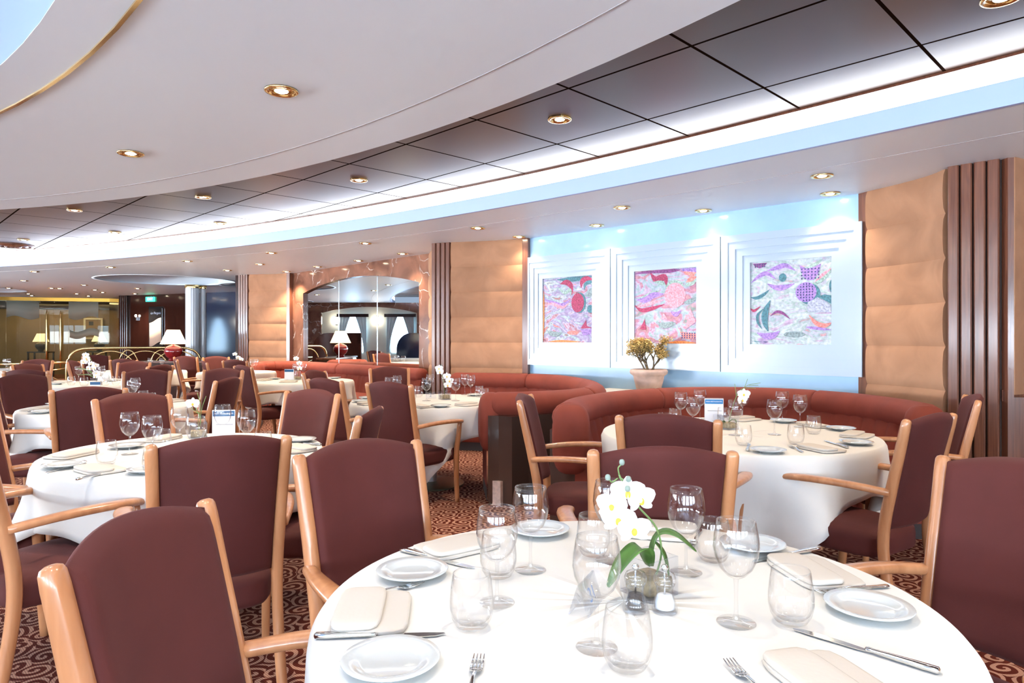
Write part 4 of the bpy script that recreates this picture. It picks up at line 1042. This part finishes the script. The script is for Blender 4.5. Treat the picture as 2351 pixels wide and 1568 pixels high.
# ------------------------------------------------------------------ orchids
def petal(c, d, n, Lp, w, cup=.25):
    """petal grid from centre c along direction d, normal n"""
    d = d.normalized(); s = d.cross(n).normalized(); V = []; F = []; a, b = 6, 4
    for i in range(a+1):
        t = i/a; hw = w*math.sin(PI*min(.97, .10+.85*t))**.7
        for j in range(b+1):
            q = -1+2*j/b
            V.append(c+d*(Lp*t)+s*(hw*q)+n*(cup*Lp*(t*t*.6)-cup*.35*hw*q*q))
    for i in range(a):
        for j in range(b): F.append((i*(b+1)+j, i*(b+1)+j+1, (i+1)*(b+1)+j+1, (i+1)*(b+1)+j))
    return V, F
def blossom(parent, c, n, R=.036, yel=True):
    c = Vector(c); n = Vector(n).normalized(); u = Vector((0, 0, 1)) if abs(n.z) < .9 else Vector((0, 1, 0)); s = n.cross(u).normalized(); u = s.cross(n).normalized()
    m = MB()
    for k, (ang, l, w) in enumerate(((90, 1., .42), (210, .95, .40), (330, .95, .40), (20, 1.1, .72), (160, 1.1, .72))):
        a = math.radians(ang); d = s*math.cos(a)+u*math.sin(a)
        m.add(*petal(c+n*(.001*k), d, n, R*l, R*w*.75, .22), 0)
    m.add(*rbox(*(c+n*.007-u*.003), .006, .006, .008, n=2.2, k=4), 1)
    return m.build('flower', [M['petal'], M['yellow']], parent)
def leaf(parent, pts, w):
    C = catmull(pts, 6); V = []; F = []; n = len(C)
    for i, p in enumerate(C):
        tg = C[min(i+1, n-1)]-C[max(i-1, 0)]; s = tg.cross(Vector((0, 0, 1))); s = s.normalized() if s.length > 1e-5 else Vector((1, 0, 0)); nn = s.cross(tg).normalized(); hw = w*math.sin(PI*min(.985, .08+.9*i/(n-1)))**.65
        for q in (-1, -.5, 0, .5, 1): V.append(p+s*(hw*q)+nn*(.30*hw*abs(q)))
    for i in range(n-1):
        for j in range(4): F.append((i*5+j, i*5+j+1, i*5+6+j, i*5+5+j))
    o = MB().add(V, F).build('leaf', M['leaf'], parent); sd = o.modifiers.new('thick', 'SOLIDIFY'); sd.thickness = .0016
    return o
def orchid(k, pos, label, flowers, stem, leaves, twigs=(), buds=(), vs=.045, vh=.085, rz=.5):
    t = empty('orchid_arrangement', (pos[0], pos[1], ZT), 0); tag(t, label, 'flowers', 'white orchid table centrepieces')
    b = vs; h = vh; w = .0035; c_, s_ = math.cos(rz), math.sin(rz)
    def rot(V): return [(x*c_-y*s_, x*s_+y*c_, z) for x, y, z in V]
    m = MB()
    V, F = box(-b, -b, 0, b, b, .006); m.add(rot(V), F)
    for q in ((-b, -b, 0, -b+w, b, h), (b-w, -b, 0, b, b, h), (-b, -b, 0, b, -b+w, h), (-b, b-w, 0, b, b, h)):
        V, F = box(*q); m.add(rot(V), F)
    m.build('glass_vase', M['acrylic'], t, smooth=False)
    V, F = rbox(0, 0, .024, b-.006, b-.006, .018, n=9, k=6); MB().add(rot(V), F).build('pebbles', M['sand'], t)
    MB().add(*tube(catmull(stem, 6), .0022, 6)).build('stem', M['stem'], t)
    for c, n in flowers: blossom(t, c, n)
    for pts, w_ in leaves: leaf(t, pts, w_)
    for pts in twigs: MB().add(*tube(catmull(pts, 5), .0016, 5)).build('twig', M['stem'], t)
    for c in buds: MB().add(*rbox(*c, .006, .006, .007, n=2.2, k=4)).build('bud', M['bud'], t)
    return t
V1 = spot(1490, 1362, TT)
orchid(1, V1, 'glass cube vase with white orchid spray and broad green leaves on the nearest table', 
       [((-.055, -.045, .232), (-.1, -1, .2)), ((-.028, -.035, .215), (.5, -.9, .1)), ((-.075, -.05, .175), (-.3, -1, .2)), ((-.045, -.055, .155), (.2, -1, .1)), ((-.085, -.035, .20), (-.6, -.8, .2))],
       [(.01, 0, .02), (.025, -.01, .09), (.012, -.02, .15), (-.03, -.03, .20), (-.06, -.035, .245), (-.072, -.035, .27)],
       [([(0, 0, .06), (-.02, -.02, .105), (-.06, -.04, .085), (-.10, -.06, .035)], .026), ([(.0, 0, .06), (.02, 0, .125), (.055, -.01, .13), (.10, -.02, .098)], .022), ([(.012, -.01, .115), (.028, -.015, .09), (.04, -.02, .045)], .014)],
       [[(-.072, -.035, .27), (-.074, -.036, .285), (-.066, -.036, .293)], [(-.072, -.035, .265), (-.06, -.04, .258), (-.055, -.042, .262)], [(-.075, -.035, .262), (-.088, -.04, .255), (-.095, -.045, .262)]],
       [(-.066, -.036, .297), (-.053, -.043, .262), (-.098, -.045, .266), (-.058, -.06, .245)], rz=.62)
p = spot(455, 1005, TT)
orchid(2, p, 'glass cube vase with one white orchid and thin green sprigs on the mid-left table', [((-.03, 0, .19), (.2, -1, .2))], [(0, 0, .03), (.015, 0, .1), (-.01, 0, .16), (-.03, 0, .2)], [],
       [[(.01, 0, .08), (.02, 0, .16), (.045, 0, .235)], [(.0, 0, .1), (.012, 0, .18), (-.005, 0, .255)], [(.01, 0, .13), (-.03, 0, .16), (-.06, 0, .215)], [(.0, 0, .1), (.0, .01, .03), (.03, -.01, .02)]])
p = spot(1672, 985, TT)
orchid(3, p, 'glass cube vase with drooping orchid and feathery twig on the table below the paintings', [((.09, -.02, .215), (-.3, -1, .1)), ((.075, -.025, .18), (.4, -1, 0))], [(0, 0, .03), (.02, 0, .11), (.05, 0, .2), (.085, 0, .25)],
       [([(-.02, 0, .04), (-.045, -.01, .05), (-.06, -.02, .03)], .018), ([(0, 0, .04), (.03, -.01, .06), (.045, -.02, .04)], .015)],
       [[(.06, 0, .22), (.12, 0, .27), (.20, 0, .285)], [(.10, 0, .255), (.12, 0, .31)], [(.13, 0, .27), (.19, .01, .27)], [(.05, 0, .2), (.04, 0, .28)], [(.09, 0, .25), (.14, -.01, .255), (.17, 0, .25)]])
p = spot(1021, 917, TT)
orchid(4, p, 'glass cube vase with white orchids on the table beside the middle sofa arm', [((-.04, -.02, .25), (-.4, -1, .2)), ((.02, -.02, .21), (.4, -1, .1)), ((.045, -.02, .17), (.2, -1, 0)), ((.03, -.02, .13), (0, -1, 0)), ((-.05, -.01, .28), (-.2, -1, .3))], [(0, 0, .03), (-.01, 0, .15), (-.03, 0, .26), (-.035, 0, .30)], [], [], [(-.03, 0, .31), (-.045, 0, .30)])
p = spot(683, 872, TT)
orchid(5, p, 'glass cube vase with white orchid on the table under the mirror', [((-.01, -.02, .28), (0, -1, .2)), ((.03, -.02, .22), (.3, -1, .1)), ((.035, -.02, .15), (0, -1, 0))], [(0, 0, .03), (.01, 0, .15), (-.01, 0, .3)], [], [], [(-.02, 0, .31)])
p = spot(222, 884, TT)
fl = []; rr = random.Random(5)
for i in range(17): 
    q = i/16; fl.append(((-.13+.20*q+rr.uniform(-.05, .05), rr.uniform(-.08, .0), .335-.25*q+rr.uniform(-.03, .03)), (rr.uniform(-.5, .5), -1, rr.uniform(-.2, .4))))
orchid(6, p, 'tall bouquet of many white orchids with large green leaves on the far left table', fl, [(0, 0, .03), (-.03, 0, .2), (-.08, 0, .33), (-.14, 0, .37)], [([(-.02, 0, .1), (-.10, -.02, .17), (-.22, -.03, .2)], .04), ([(-.02, 0, .08), (-.08, -.04, .12), (-.19, -.05, .12)], .035)], [[(.12, 0, .02), (.15, 0, .08), (.14, 0, .12)]], [(-.15, 0, .38), (-.16, 0, .365)], vs=.06)
p = spot(548, 858, TT)
orchid(9, p, 'white orchids on the far table by the left padded column', [((-.05, -.02, .30), (0, -1, .2)), ((.0, -.02, .25), (.3, -1, .1)), ((.05, -.02, .22), (0, -1, 0)), ((.0, -.02, .17), (0, -1, 0))], [(0, 0, .03), (.01, 0, .15), (-.03, 0, .33)], [], [], [(-.04, 0, .34)])
# ------------------------------------------------------------------ mills, number stands, cards
def mill(pos, label, fill, knob):
    t = empty('pepper_mill' if fill == 'pepper' else 'salt_mill', (pos[0], pos[1], ZT)); tag(t, label, 'mill')
    MB().add(*lathe([(0, 0), (.026, 0), (.027, .006), (.024, .018), (.0165, .038), (.0185, .052), (.021, .056), (.0195, .056), (.0172, .052), (.0150, .038), (.021, .02), (.022, .008), (0, .006)], 24)).build('clear_body', M['acrylic'], t)
    h = .016 if fill == 'pepper' else .020
    MB().add(*lathe([(0, .0065), (.0205, .0075), (.0195, h), (.0150, .034), (0, .035)], 20)).build('filling', M[fill], t)
    MB().add(*lathe([(.021, .0565), (.023, .06), (.0235, .07), (.019, .079), (.008, .084), (0, .085)], 24)).build('clear_cap', M['acrylic'], t)
    MB().add(*lathe([(0, .03), (.002, .03), (.002, .084), (0, .084)], 8)).build('spindle', M['steel'], t)
    MB().add(*rbox(0, 0, .090, .0075, .0075, .0075, n=2., k=6)).build('knob', M[knob], t)
mill(spot(1459, 1402, TT), 'clear pepper mill with dark peppercorns in front of the orchid vase', 'pepper', 'steel')
mill(spot(1526, 1404, TT), 'clear salt mill filled with white salt, right of the pepper mill', 'salt', 'steel')
def text(s, size, mat, parent, loc, rot, name='lettering', ext=.0004, align='CENTER', shear=0.):
    cu = bpy.data.curves.new(name, 'FONT'); cu.body = s; cu.size = size; cu.extrude = ext; cu.align_x = align; cu.align_y = 'CENTER'; cu.shear = shear
    tmp = bpy.data.objects.new('tmp', cu); COL.objects.link(tmp); bpy.context.view_layer.update()
    me = bpy.data.meshes.new_from_object(tmp); bpy.data.objects.remove(tmp)
    me.materials.clear(); me.materials.append(mat)
    o = bpy.data.objects.new(name, me); COL.objects.link(o); o.parent = parent; o.location = loc; o.rotation_euler = rot; return o
def card(pos, rz, label, blue, w=.062, h=.155):
    t = empty('menu_card_stand', (pos[0], pos[1], ZT), rz); tag(t, label, 'card', 'acrylic menu card stands')
    MB().add(*box(-w-.004, -.03, 0, w+.004, .03, .004)).add(*box(-w-.003, -.003, .004, w+.003, .003, h+.004)).build('acrylic_holder', M['acrylic'], t, smooth=False)
    MB().add(*box(-w, -.0042, .006, w, -.0032, h)).build('printed_card', M['paper'], t, smooth=False)
    MB().add(*box(-w+.003, -.0048, h-.036, w-.003, -.0043, h-.006)).build('header_band', M[blue], t, smooth=False)
    text('MAIN RESTAURANTS', .0110, M['whitemark'], t, (0, -.0052, h-.021), (PI/2, 0, 0))
    m = MB(); m.add(*box(-w+.02, -.0047, h-.084, w-.012, -.0043, h-.081)); 
    m.build('rule_line', M['ink'], t, smooth=False)
card(spot(514, 1004, TT), .16, 'small white table card with dark blue header among the mid-left wine glasses', 'bluepaint')
card(spot(1639, 968, TT), -.12, 'small white table card with bright blue header on the table below the paintings', 'bluepaint2')
for k, pxy, nm in ((6, (236, 893), 'orchid bouquet table, beside the right tumblers'), (5, (664, 874), 'table under the mirror'), (9, (540, 862), 'far table by the left padded column')):
    t = empty('menu_card_stand', (*clampt(k, spot(*pxy, TT), .1), ZT), .05); tag(t, 'tiny blue-headed card on the %s' % nm, 'card', 'acrylic menu card stands')
    h = .05 if k == 6 else .15
    MB().add(*box(-.06, -.004, 0, .06, .004, h)).build('printed_card', M['paper'], t, smooth=False)
    MB().add(*box(-.058, -.0052, h-.036, .058, -.0042, h-.004)).build('header_band', M['bluepaint'], t, smooth=False)
def number_stand(k, pos, rz, s, label):
    t = empty('table_number_stand', (pos[0], pos[1], ZT), rz); tag(t, label, 'table number', 'clear acrylic table number stands')
    V = [(-.05, -.022, 0), (.05, -.022, 0), (.05, -.002, .062), (-.05, -.002, .062), (-.05, -.019, 0), (.05, -.019, 0), (.05, .001, .062), (-.05, .001, .062)]
    MB().add(V, box(0,0,0,1,1,1)[1]).add([(x, -y, z) for x, y, z in V], box(0,0,0,1,1,1)[1]).build('acrylic_tent', M['acrylic'], t, smooth=False)
    text(s, .042, M['bluemark'], t, (0, -.0135, .03), (PI/2-.31, 0, 0), 'number')
number_stand(3, spot(1655, 973, TT), .0, '29', 'clear acrylic number stand beside the card on the table below the paintings')
number_stand(4, spot(989, 915, TT), .0, '2', 'clear acrylic number stand beside the vase by the middle sofa arm')
number_stand(1, spot(1345, 1395, TT), 1.15, '31', 'clear acrylic number stand turned sideways, left of the mills on the nearest table')

# ------------------------------------------------------------------ dry plant on the ledge behind the curved sofa
lz = .74
sp_ = on_wall(1522); pp = W1+wd*sp_+wn*.28
struct(MB().add(*prism([tuple(W1+wd*on_wall(1400)), tuple(W1+wd*(WL-.1)), tuple(W1+wd*(WL-.1)+wn*.50), tuple(W1+wd*on_wall(1400)+wn*.50)], 0, lz)).build('trim_ledge', M['cream'], smooth=False))
t = empty('potted_plant', (pp.x, pp.y, lz)); tag(t, 'dry golden twiggy plant in a pale clay pot before the middle painting', 'plant')
MB().add(*lathe([(0, 0), (.10, 0), (.125, .03), (.150, .13), (.158, .175), (.17, .185), (.19, .20), (.196, .225), (.186, .245), (.165, .248), (.150, .235), (.145, .215), (0, .215)], 36)).build('clay_pot', M['terracotta'], t, autosm=.8)
MB().add(*lathe([(0, .222), (.146, .222), (.146, .216), (0, .216)], 28)).build('soil', M['soil'], t)
rp = random.Random(11); tw = MB(); lf = MB(); nl = 0
def grow(p, d, ln, r, depth):
    global nl
    pts = [p]; q = p.copy(); dd = d.copy()
    for i in range(4):
        dd = (dd+Vector((rp.uniform(-.35, .35), rp.uniform(-.3, .3), rp.uniform(-.1, .25)))*.6).normalized(); q = q+dd*(ln/4); pts.append(q.copy())
    tw.add(*tube(pts, [r*(1-.12*i) for i in range(5)], 5, cap=False))
    if depth >= 2:
        for i in range(26 if depth == 3 else 9):
            c = pts[rp.randint(1, 4)]+Vector((rp.uniform(-.03, .03), rp.uniform(-.03, .03), rp.uniform(-.02, .035)))
            a, b = rp.uniform(0, 6.28), rp.uniform(-.8, .8); u = Vector((math.cos(a), math.sin(a), b)).normalized(); w = u.cross(Vector((rp.uniform(-1, 1), rp.uniform(-1, 1), 1))).normalized(); s = rp.uniform(.009, .016)
            lf.add([c-u*s, c+w*s*.5, c+u*s, c-w*s*.5, c+u.cross(w)*s*.3], [(0, 1, 4), (1, 2, 4), (2, 3, 4), (3, 0, 4)])
    if depth < 3:
        for k in range(3 if depth else 4):
            a = rp.uniform(0, 6.28); sp = rp.uniform(.45, .95)
            nd = (dd+Vector((math.cos(a)*sp, math.sin(a)*sp, rp.uniform(-.05, .3)))).normalized()
            grow(pts[4] if k < 2 else pts[3], nd, ln*rp.uniform(.6, .85), r*.62, depth+1)
for x0, d0, l0 in ((-.03, (-.5, .1, 1), .15), (.05, (.12, -.1, 1), .15), (.0, (-.05, .3, 1), .13), (.02, (.45, .15, 1), .13), (-.01, (-.2, -.3, 1), .14)):
    grow(Vector((x0, 0, .215)), Vector(d0).normalized(), l0, .011, 0)
tw.build('twigs', M['twig'], t)
o = lf.build('dry_leaves', M['dryleaf'], t); o['kind'] = 'stuff'

# ================================================================== FAR END FURNISHINGS
sb = empty('sideboard', (-6.5, 13.1, 0)); MB().add(*box(-.66, -.16, 0, .66, .16, .08)).build('plinth', M['toekick'], sb, smooth=False); tag(sb, 'low dark sideboard carrying the red lamp at the far end', 'sideboard')
MB().add(*box(-.75, -.22, .83, .75, .22, .86)).build('top', M['redwood'], sb, smooth=False)
MB().add(*box(-.72, -.2, .08, .72, .2, .83)).build('body', M['darkwood'], sb, smooth=False)
for k in range(3): MB().add(*box(-.70+.47*k, -.215, .12, -.25+.47*k, -.2, .80)).build('door', M['darkwood'], sb, smooth=False)
def lamp(name, pos, label, z0, red=True, mat='redlac'):
    t = empty(name, (*pos, z0)); tag(t, label, 'lamp', 'table lamps with pale conical shades')
    MB().add(*lathe([(0, 0), (.08, 0), (.09, .02), (.075, .04), (.13, .09), (.165, .16), (.165, .21), (.13, .27), (.07, .30), (.03, .31), (.02, .345), (0, .345)], 28)).build('ceramic_base', M[mat], t, autosm=.9)
    MB().add(*lathe([(.235, .325), (.115, .60), (.111, .60), (.231, .325)], 32)).build('lamp_shade', M['shade'], t, autosm=.9)
    MB().add(*lathe([(0, .345), (.008, .345), (.008, .58), (0, .58)], 8)).build('lamp_stem', M['brass'], t)
lamp('table_lamp', (-6.52, 13.0), 'red glazed table lamp with pale lit conical shade on the far sideboard', .862)
def lobby_table(px, y, nm):
    x = ray(px, y)[0]
    t = empty('console_table', (x, y, 0)); tag(t, 'slim console table behind the glass screen, %s' % nm, 'console table')
    MB().add(*box(-.35, -.18, .80, .35, .18, .84)).build('top', M['darkwood'], t, smooth=False)
    for sx in (-1, 1):
        for sy in (-1, 1): MB().add(*box(sx*.32-.02, sy*.15-.02, 0, sx*.32+.02, sy*.15+.02, .80)).build('leg', M['darkwood'], t, smooth=False)
    lamp('table_lamp', (x, y), 'tan shaded lamp added for a glass reflection, %s' % nm, .842, mat='black')  # lamp added in place of a lamp reflection in the glass
lobby_table(94, 22.6, 'left of the door handles'); lobby_table(228, 23.3, 'at the right end of the screen')
cab = empty('serving_cabinet', (-8.05, 13.4, 0)); tag(cab, 'low white serving cabinet below the left end of the arched railing', 'cabinet')
MB().add(*box(-.55, -.22, .1, .55, .22, .80)).build('body', M['cream'], cab, smooth=False)
MB().add(*box(-.58, -.25, .80, .58, .25, .84)).build('top', M['whitelac'], cab, smooth=False)
MB().add(*box(-.5, -.2, 0, .5, .2, .1)).build('plinth', M['toekick'], cab, smooth=False)
for k in (0, 1): MB().add(*box(-.53+.54*k, -.235, .14, -.01+.54*k, -.22, .77)).build('door', M['cream'], cab, smooth=False)
# arched brass railing
r0, r1 = Vector((-9.25, 14.2, 0)), Vector((-6.95, 14.9, 0)); rd = (r1-r0); RL = rd.length; rd.normalize()
t = empty('brass_railing', tuple(r0), math.atan2(rd.y, rd.x)); tag(t, 'brass railing with interlaced arches and rounded ends behind the red lamp', 'railing')
top = [(-.1, 0, .05), (-.1, 0, .7), (-.02, 0, .95), (.15, 0, 1.06), (.4, 0, 1.085), (1.2, 0, 1.09), (2.0, 0, 1.09), (2.25, 0, 1.06), (2.42, 0, .95), (2.5, 0, .7), (2.5, 0, .05)]
MB().add(*tube(catmull(top, 5), .026, 10)).build('hand_rail', M['brass'], t)
for c, w in ((.72, .46), (1.38, .46), (2.0, .46), (1.05, .2), (1.7, .24)):
    MB().add(*tube([(c+w*math.cos(PI*i/16), 0, .62+(.40 if w > .3 else .42)*math.sin(PI*i/16)) for i in range(17)], .013, 8)).build('arch', M['brass'], t)
MB().add(*tube([(-.1, 0, .62), (1.2, 0, .62), (2.5, 0, .62)], .016, 8)).build('lower_rail', M['brass'], t)
MB().add(*box(-.08, -.02, .02, 2.48, .02, .60)).build('rail_panel', M['darkwood'], t, smooth=False)
r0 = Vector((-12.6, 15.8, 0)); t = empty('brass_handrail', tuple(r0), .12); tag(t, 'low brass handrail with crossing braces at the left, before the glass screen', 'railing')
MB().add(*tube([(-.6, 0, .66), (1.0, 0, .69), (2.2, 0, .72)], .025, 10)).build('hand_rail', M['brass'], t)
for x in (-.5, .85, 2.1): MB().add(*tube([(x, 0, 0), (x, 0, .66)], .02, 8)).build('post', M['brass'], t)
for x in (-.5, .85): MB().add(*tube([(x, 0, .15), (x+.6, 0, .5), (x+1.3, 0, .6)], .012, 8)).build('brace', M['brass'], t); MB().add(*tube([(x, 0, .6), (x+.6, 0, .5), (x+1.3, 0, .15)], .012, 8)).build('brace', M['brass'], t)
# fluted white columns
for px, y, r, nm in ((442, 16.2, .152, 'thick white round column with shiny flutes at the far end'), (466, 16.4, .062, 'slim white round column touching the thick one at the far end')):
    x = ray(px, y)[0]; t = empty('round_column', (x, y, 0)); tag(t, nm, 'column')
    n = 72; V = []; F = []
    for z in (0, 2.50):
        for i in range(n): a = 2*PI*i/n; q = r*(1+.03*math.cos(18*a)); V.append((q*math.cos(a), q*math.sin(a), z))
    for i in range(n): F.append((i, (i+1) % n, n+(i+1) % n, n+i))
    MB().add(V, F).build('shaft', M['bluecol'], t)
    MB().add(*lathe([(r*.9, 2.49), (r+.02, 2.49), (r+.025, 2.53), (r+.02, CEIL-.001), (0, CEIL-.001)], 32)).build('collar', M['brass'], t, autosm=.6)
# exit sign and notice board on the dark wall
FA, FB = Vector((-11.75, 20.35)), Vector((-8.6, 19.0)); fd = (FB-FA).normalized(); fn = Vector((fd.y, -fd.x)); FRZ = math.atan2(fd.y, fd.x)
if fn.y > 0: fn = -fn
def on_far(px):
    k = (px-CX)/FPX; s = (k*FA.y-FA.x)/(fd.x-k*fd.y); return FA+fd*s
p = on_far(347)+fn*.03; zc = CAMH+(HY-687)/FPX*p.y
t = empty('exit_sign', (p.x, p.y, zc), FRZ); tag(t, 'green illuminated exit sign high on the dark far wall', 'sign')
MB().add(*box(-.17, -.02, -.07, .17, .028, .07)).build('sign_box', M['exit'], t, smooth=False)
text('EXIT', .11, M['exitmark'], t, (.015, -.022, 0), (PI/2, 0, 0)); MB().add(*box(.03, 0, .07, .05, .02, .10)).build('hanger', M['chrome'], t, smooth=False)
p = on_far(359)+fn*.03; z0, z1 = CAMH+(HY-796)/FPX*p.y, CAMH+(HY-704)/FPX*p.y; w = .27
t = empty('notice_board', (p.x, p.y, 0), FRZ); tag(t, 'black notice board with script heading and wavy cream page on dark far wall', 'notice board')
MB().add(*box(-w, -.01, z0, w, .028, z1)).build('board', M['black'], t, smooth=False)
MB().add(*box(w, -.02, z0+.05, w+.02, .0, z1-.05)).build('side_strip', M['chrome'], t, smooth=False)
V = []; F = []; n = 16
for i in range(n+1):
    u = i/n; x = -w+.035+(2*w-.06)*u; wv = .075*math.sin((u-.5)*PI); V += [(x, -.014, z0+.07+wv), (x, -.014, z1-.40+wv), (x, -.011, z1-.40+wv), (x, -.011, z0+.07+wv)]
for i in range(n):
    for q in range(4): F.append((i*4+q, i*4+(q+1) % 4, i*4+4+(q+1) % 4, i*4+4+q))
MB().add(V, F).build('menu_page', M['menu'], t)
text('La Pergola', .10, M['bluemark'], t, (.02, -.013, z1-.19), (PI/2, 0, 0), shear=.35)
p = on_far(316)+fn*.05; t = empty('wall_light', (p.x, p.y, CAMH+(HY-728)/FPX*p.y), FRZ); tag(t, 'tiny wall light on the dark far wall left of the notice board', 'wall lamp')
MB().add(*rbox(0, -.01, .04, .03, .03, .04, n=2.2)).build('glass_shade', M['sconce'], t); MB().add(*box(-.02, -.01, -.1, .02, .045, .0)).build('bracket', M['chrome'], t, smooth=False)

# ================================================================== DOWNLIGHTS
def make_down():
    t = empty('downlight')
    MB().add(*lathe([(.082, -.001), (.084, -.006), (.080, -.010), (.066, -.010), (.060, -.004), (.052, .0), (.082, .0)], 28)).build('trim_ring', M['brass'], t)
    MB().add(*lathe([(0, -.004), (.034, -.004), (.036, -.002), (.058, -.002), (.058, -.0005), (0, -.0005)], 24)).build('reflector', M['brass'], t)
    MB().add(*lathe([(0, -.012), (.022, -.011), (.032, -.0065), (.034, -.0045), (0, -.0045)], 20)).build('bulb', M['bulb'], t)
    return t
DL = make_down(); dused = [False]
def downs(lst, z, where, grp, energy, lamp_every=1, spot_deg=110, aim=None):
    lst = sorted(lst, key=lambda q: q[0])
    for i, (px, py) in enumerate(lst):
        o = copy_tree(DL) if dused[0] else DL; dused[0] = True
        x, y = spot(px, py, z); o.location = (x, y, z-.001)
        tag(o, 'round brass downlight in %s, %s' % (where, ordinal(i, len(lst)) if i < 16 else '%s from right' % ['', '', 'third', 'fourth', 'fifth', 'sixth', 'seventh', 'eighth', 'ninth', 'tenth', 'eleventh', 'twelfth', 'thirteenth'][len(lst)-i]), 'downlight', grp)
        if i % lamp_every == 0:
            li = bpy.data.lights.new('downlight_lamp', 'SPOT'); li.energy = energy; li.color = (1., .80, .58); li.spot_size = math.radians(spot_deg); li.spot_blend = .7; li.shadow_soft_size = .035
            lo = bpy.data.objects.new('downlight_lamp', li); COL.objects.link(lo); lo.location = (x, y, z-.03)
downs([(646, 207), (300, 351)], CEIL, 'the hanging white disc', 'downlights in the white disc', 60)
downs([(2300, -6), (1285, 273), (824, 413), (466, 452), (171, 482), (506, 512), (264, 533), (54, 550)], DARKC, 'the bronze tiled ceiling', 'downlights in the bronze ceiling', 60)
downs([(1887, 403), (1906, 444), (1615, 483), (1370, 517), (1192, 543)], CEIL, 'the white ceiling over the paintings', 'downlights along the white art wall', 13)
downs([(1428, 476), (1097, 523), (839, 558), (924, 582), (823, 598), (729, 612)], CEIL, 'the white ceiling before the mirror', 'downlights before the marble wall', 40)
downs([(623, 580), (597, 606), (522, 620), (658, 623), (430, 599), (254, 613), (79, 623), (55, 644), (193, 654), (316, 662), (310, 674)], CEIL, 'the far left white ceiling', 'downlights in the far left ceiling', 110, 2)
downs([(65, 674), (73, 678), (236, 671), (176, 674), (203, 679), (20, 661), (118, 661), (137, 662), (218, 665), (540, 673)], CEIL, 'the farthest strip of ceiling', 'downlights in the farthest ceiling', 150, 3)
x, y = spot(30, 563, DARKC)
t = empty('ceiling_vent', (x, y, DARKC-.002)); tag(t, 'round brown air diffuser in the bronze ceiling at the left edge', 'vent')
for k, r in enumerate((.30, .21, .12)): MB().add(*lathe([(r, 0), (r, -.012-.008*k), (r-.03, -.022-.008*k), (r-.045, -.012), (r-.05, 0)], 36)).build('diffuser_ring', M['redwood'], t)
MB().add(*lathe([(0, 0), (.05, 0), (.05, -.03), (0, -.035)], 24)).build('diffuser_hub', M['redwood'], t)

# ================================================================== LIGHT, CAMERA
def area(name, loc, rot, sx, sy, e, col):
    li = bpy.data.lights.new(name, 'AREA'); li.shape = 'RECTANGLE'; li.size = sx; li.size_y = sy; li.energy = e; li.color = col
    o = bpy.data.objects.new(name, li); COL.objects.link(o); o.location = loc; o.rotation_euler = rot; return o
w = bpy.data.worlds.new('W'); S.world = w; w.use_nodes = True
w.node_tree.nodes['Background'].inputs[0].default_value = (.6, .75, 1, 1); w.node_tree.nodes['Background'].inputs[1].default_value = .3
# area lights added at the windows, tilted up to brighten the ceiling
for k in range(8): area('ceiling_fill_light', (XR+.5-(2.0+2.6*k), YB+.12, 1.45), (math.radians(128), 0, 0), 1.9, 1.2, 95, (.84, .91, 1.))
for k in range(5): area('ceiling_fill_light', (XL+.12, 12.6-(2.1+2.6*k), 1.45), (math.radians(128), 0, -PI/2), 1.8, 1.2, 520, (.9, .95, 1.))
# unseen lamps added on the disc to brighten the nearer tables
for x, y in ((.25, 1.55), (-.6, .6), (-1.75, 1.9), (1.0, .3), (-2.6, 1.2), (-3.4, 3.4)):
    o = MB().add(*lathe([(.082, -.001), (.080, -.010), (.034, -.004), (0, -.004)], 20)).build('added_ceiling_lamp', M['bulb'], loc=(x, y, CEIL-.001)); struct(o)
    li = bpy.data.lights.new('downlight_lamp', 'SPOT'); li.energy = 17; li.color = (1., .84, .66); li.spot_size = 2.; li.spot_blend = .8; li.shadow_soft_size = .05
    lo = bpy.data.objects.new('downlight_lamp', li); COL.objects.link(lo); lo.location = (x, y, CEIL-.03)
# lobby ceiling lamps behind the glass
area('lobby_lamp', (-15.6, 22.9, 2.5), (0, 0, .3), 3.0, .6, 18, (1., .8, .5))
cam = bpy.data.cameras.new('camera'); co = bpy.data.objects.new('camera', cam); COL.objects.link(co)
co.location = (0, 0, CAMH); co.rotation_euler = (PI/2, 0, 0); cam.sensor_width = 36; cam.lens = 36*FPX/2351; cam.shift_y = (HY-784)/2351; cam.clip_start = .05; cam.clip_end = 100
S.camera = co
S.view_settings.view_transform = 'Standard'; S.view_settings.look = 'None'; S.view_settings.gamma = 1; S.view_settings.use_curve_mapping = False
S.view_settings.exposure = 1.12
cy = S.cycles
cy.max_bounces = 6; cy.diffuse_bounces = 3; cy.glossy_bounces = 3; cy.transmission_bounces = 4; cy.transparent_max_bounces = 16
cy.caustics_reflective = False; cy.caustics_refractive = False; cy.sample_clamp_indirect = 6
cy.use_adaptive_sampling = True; cy.adaptive_threshold = .10; cy.adaptive_min_samples = 20; cy.light_sampling_threshold = .04; cy.use_denoising = True
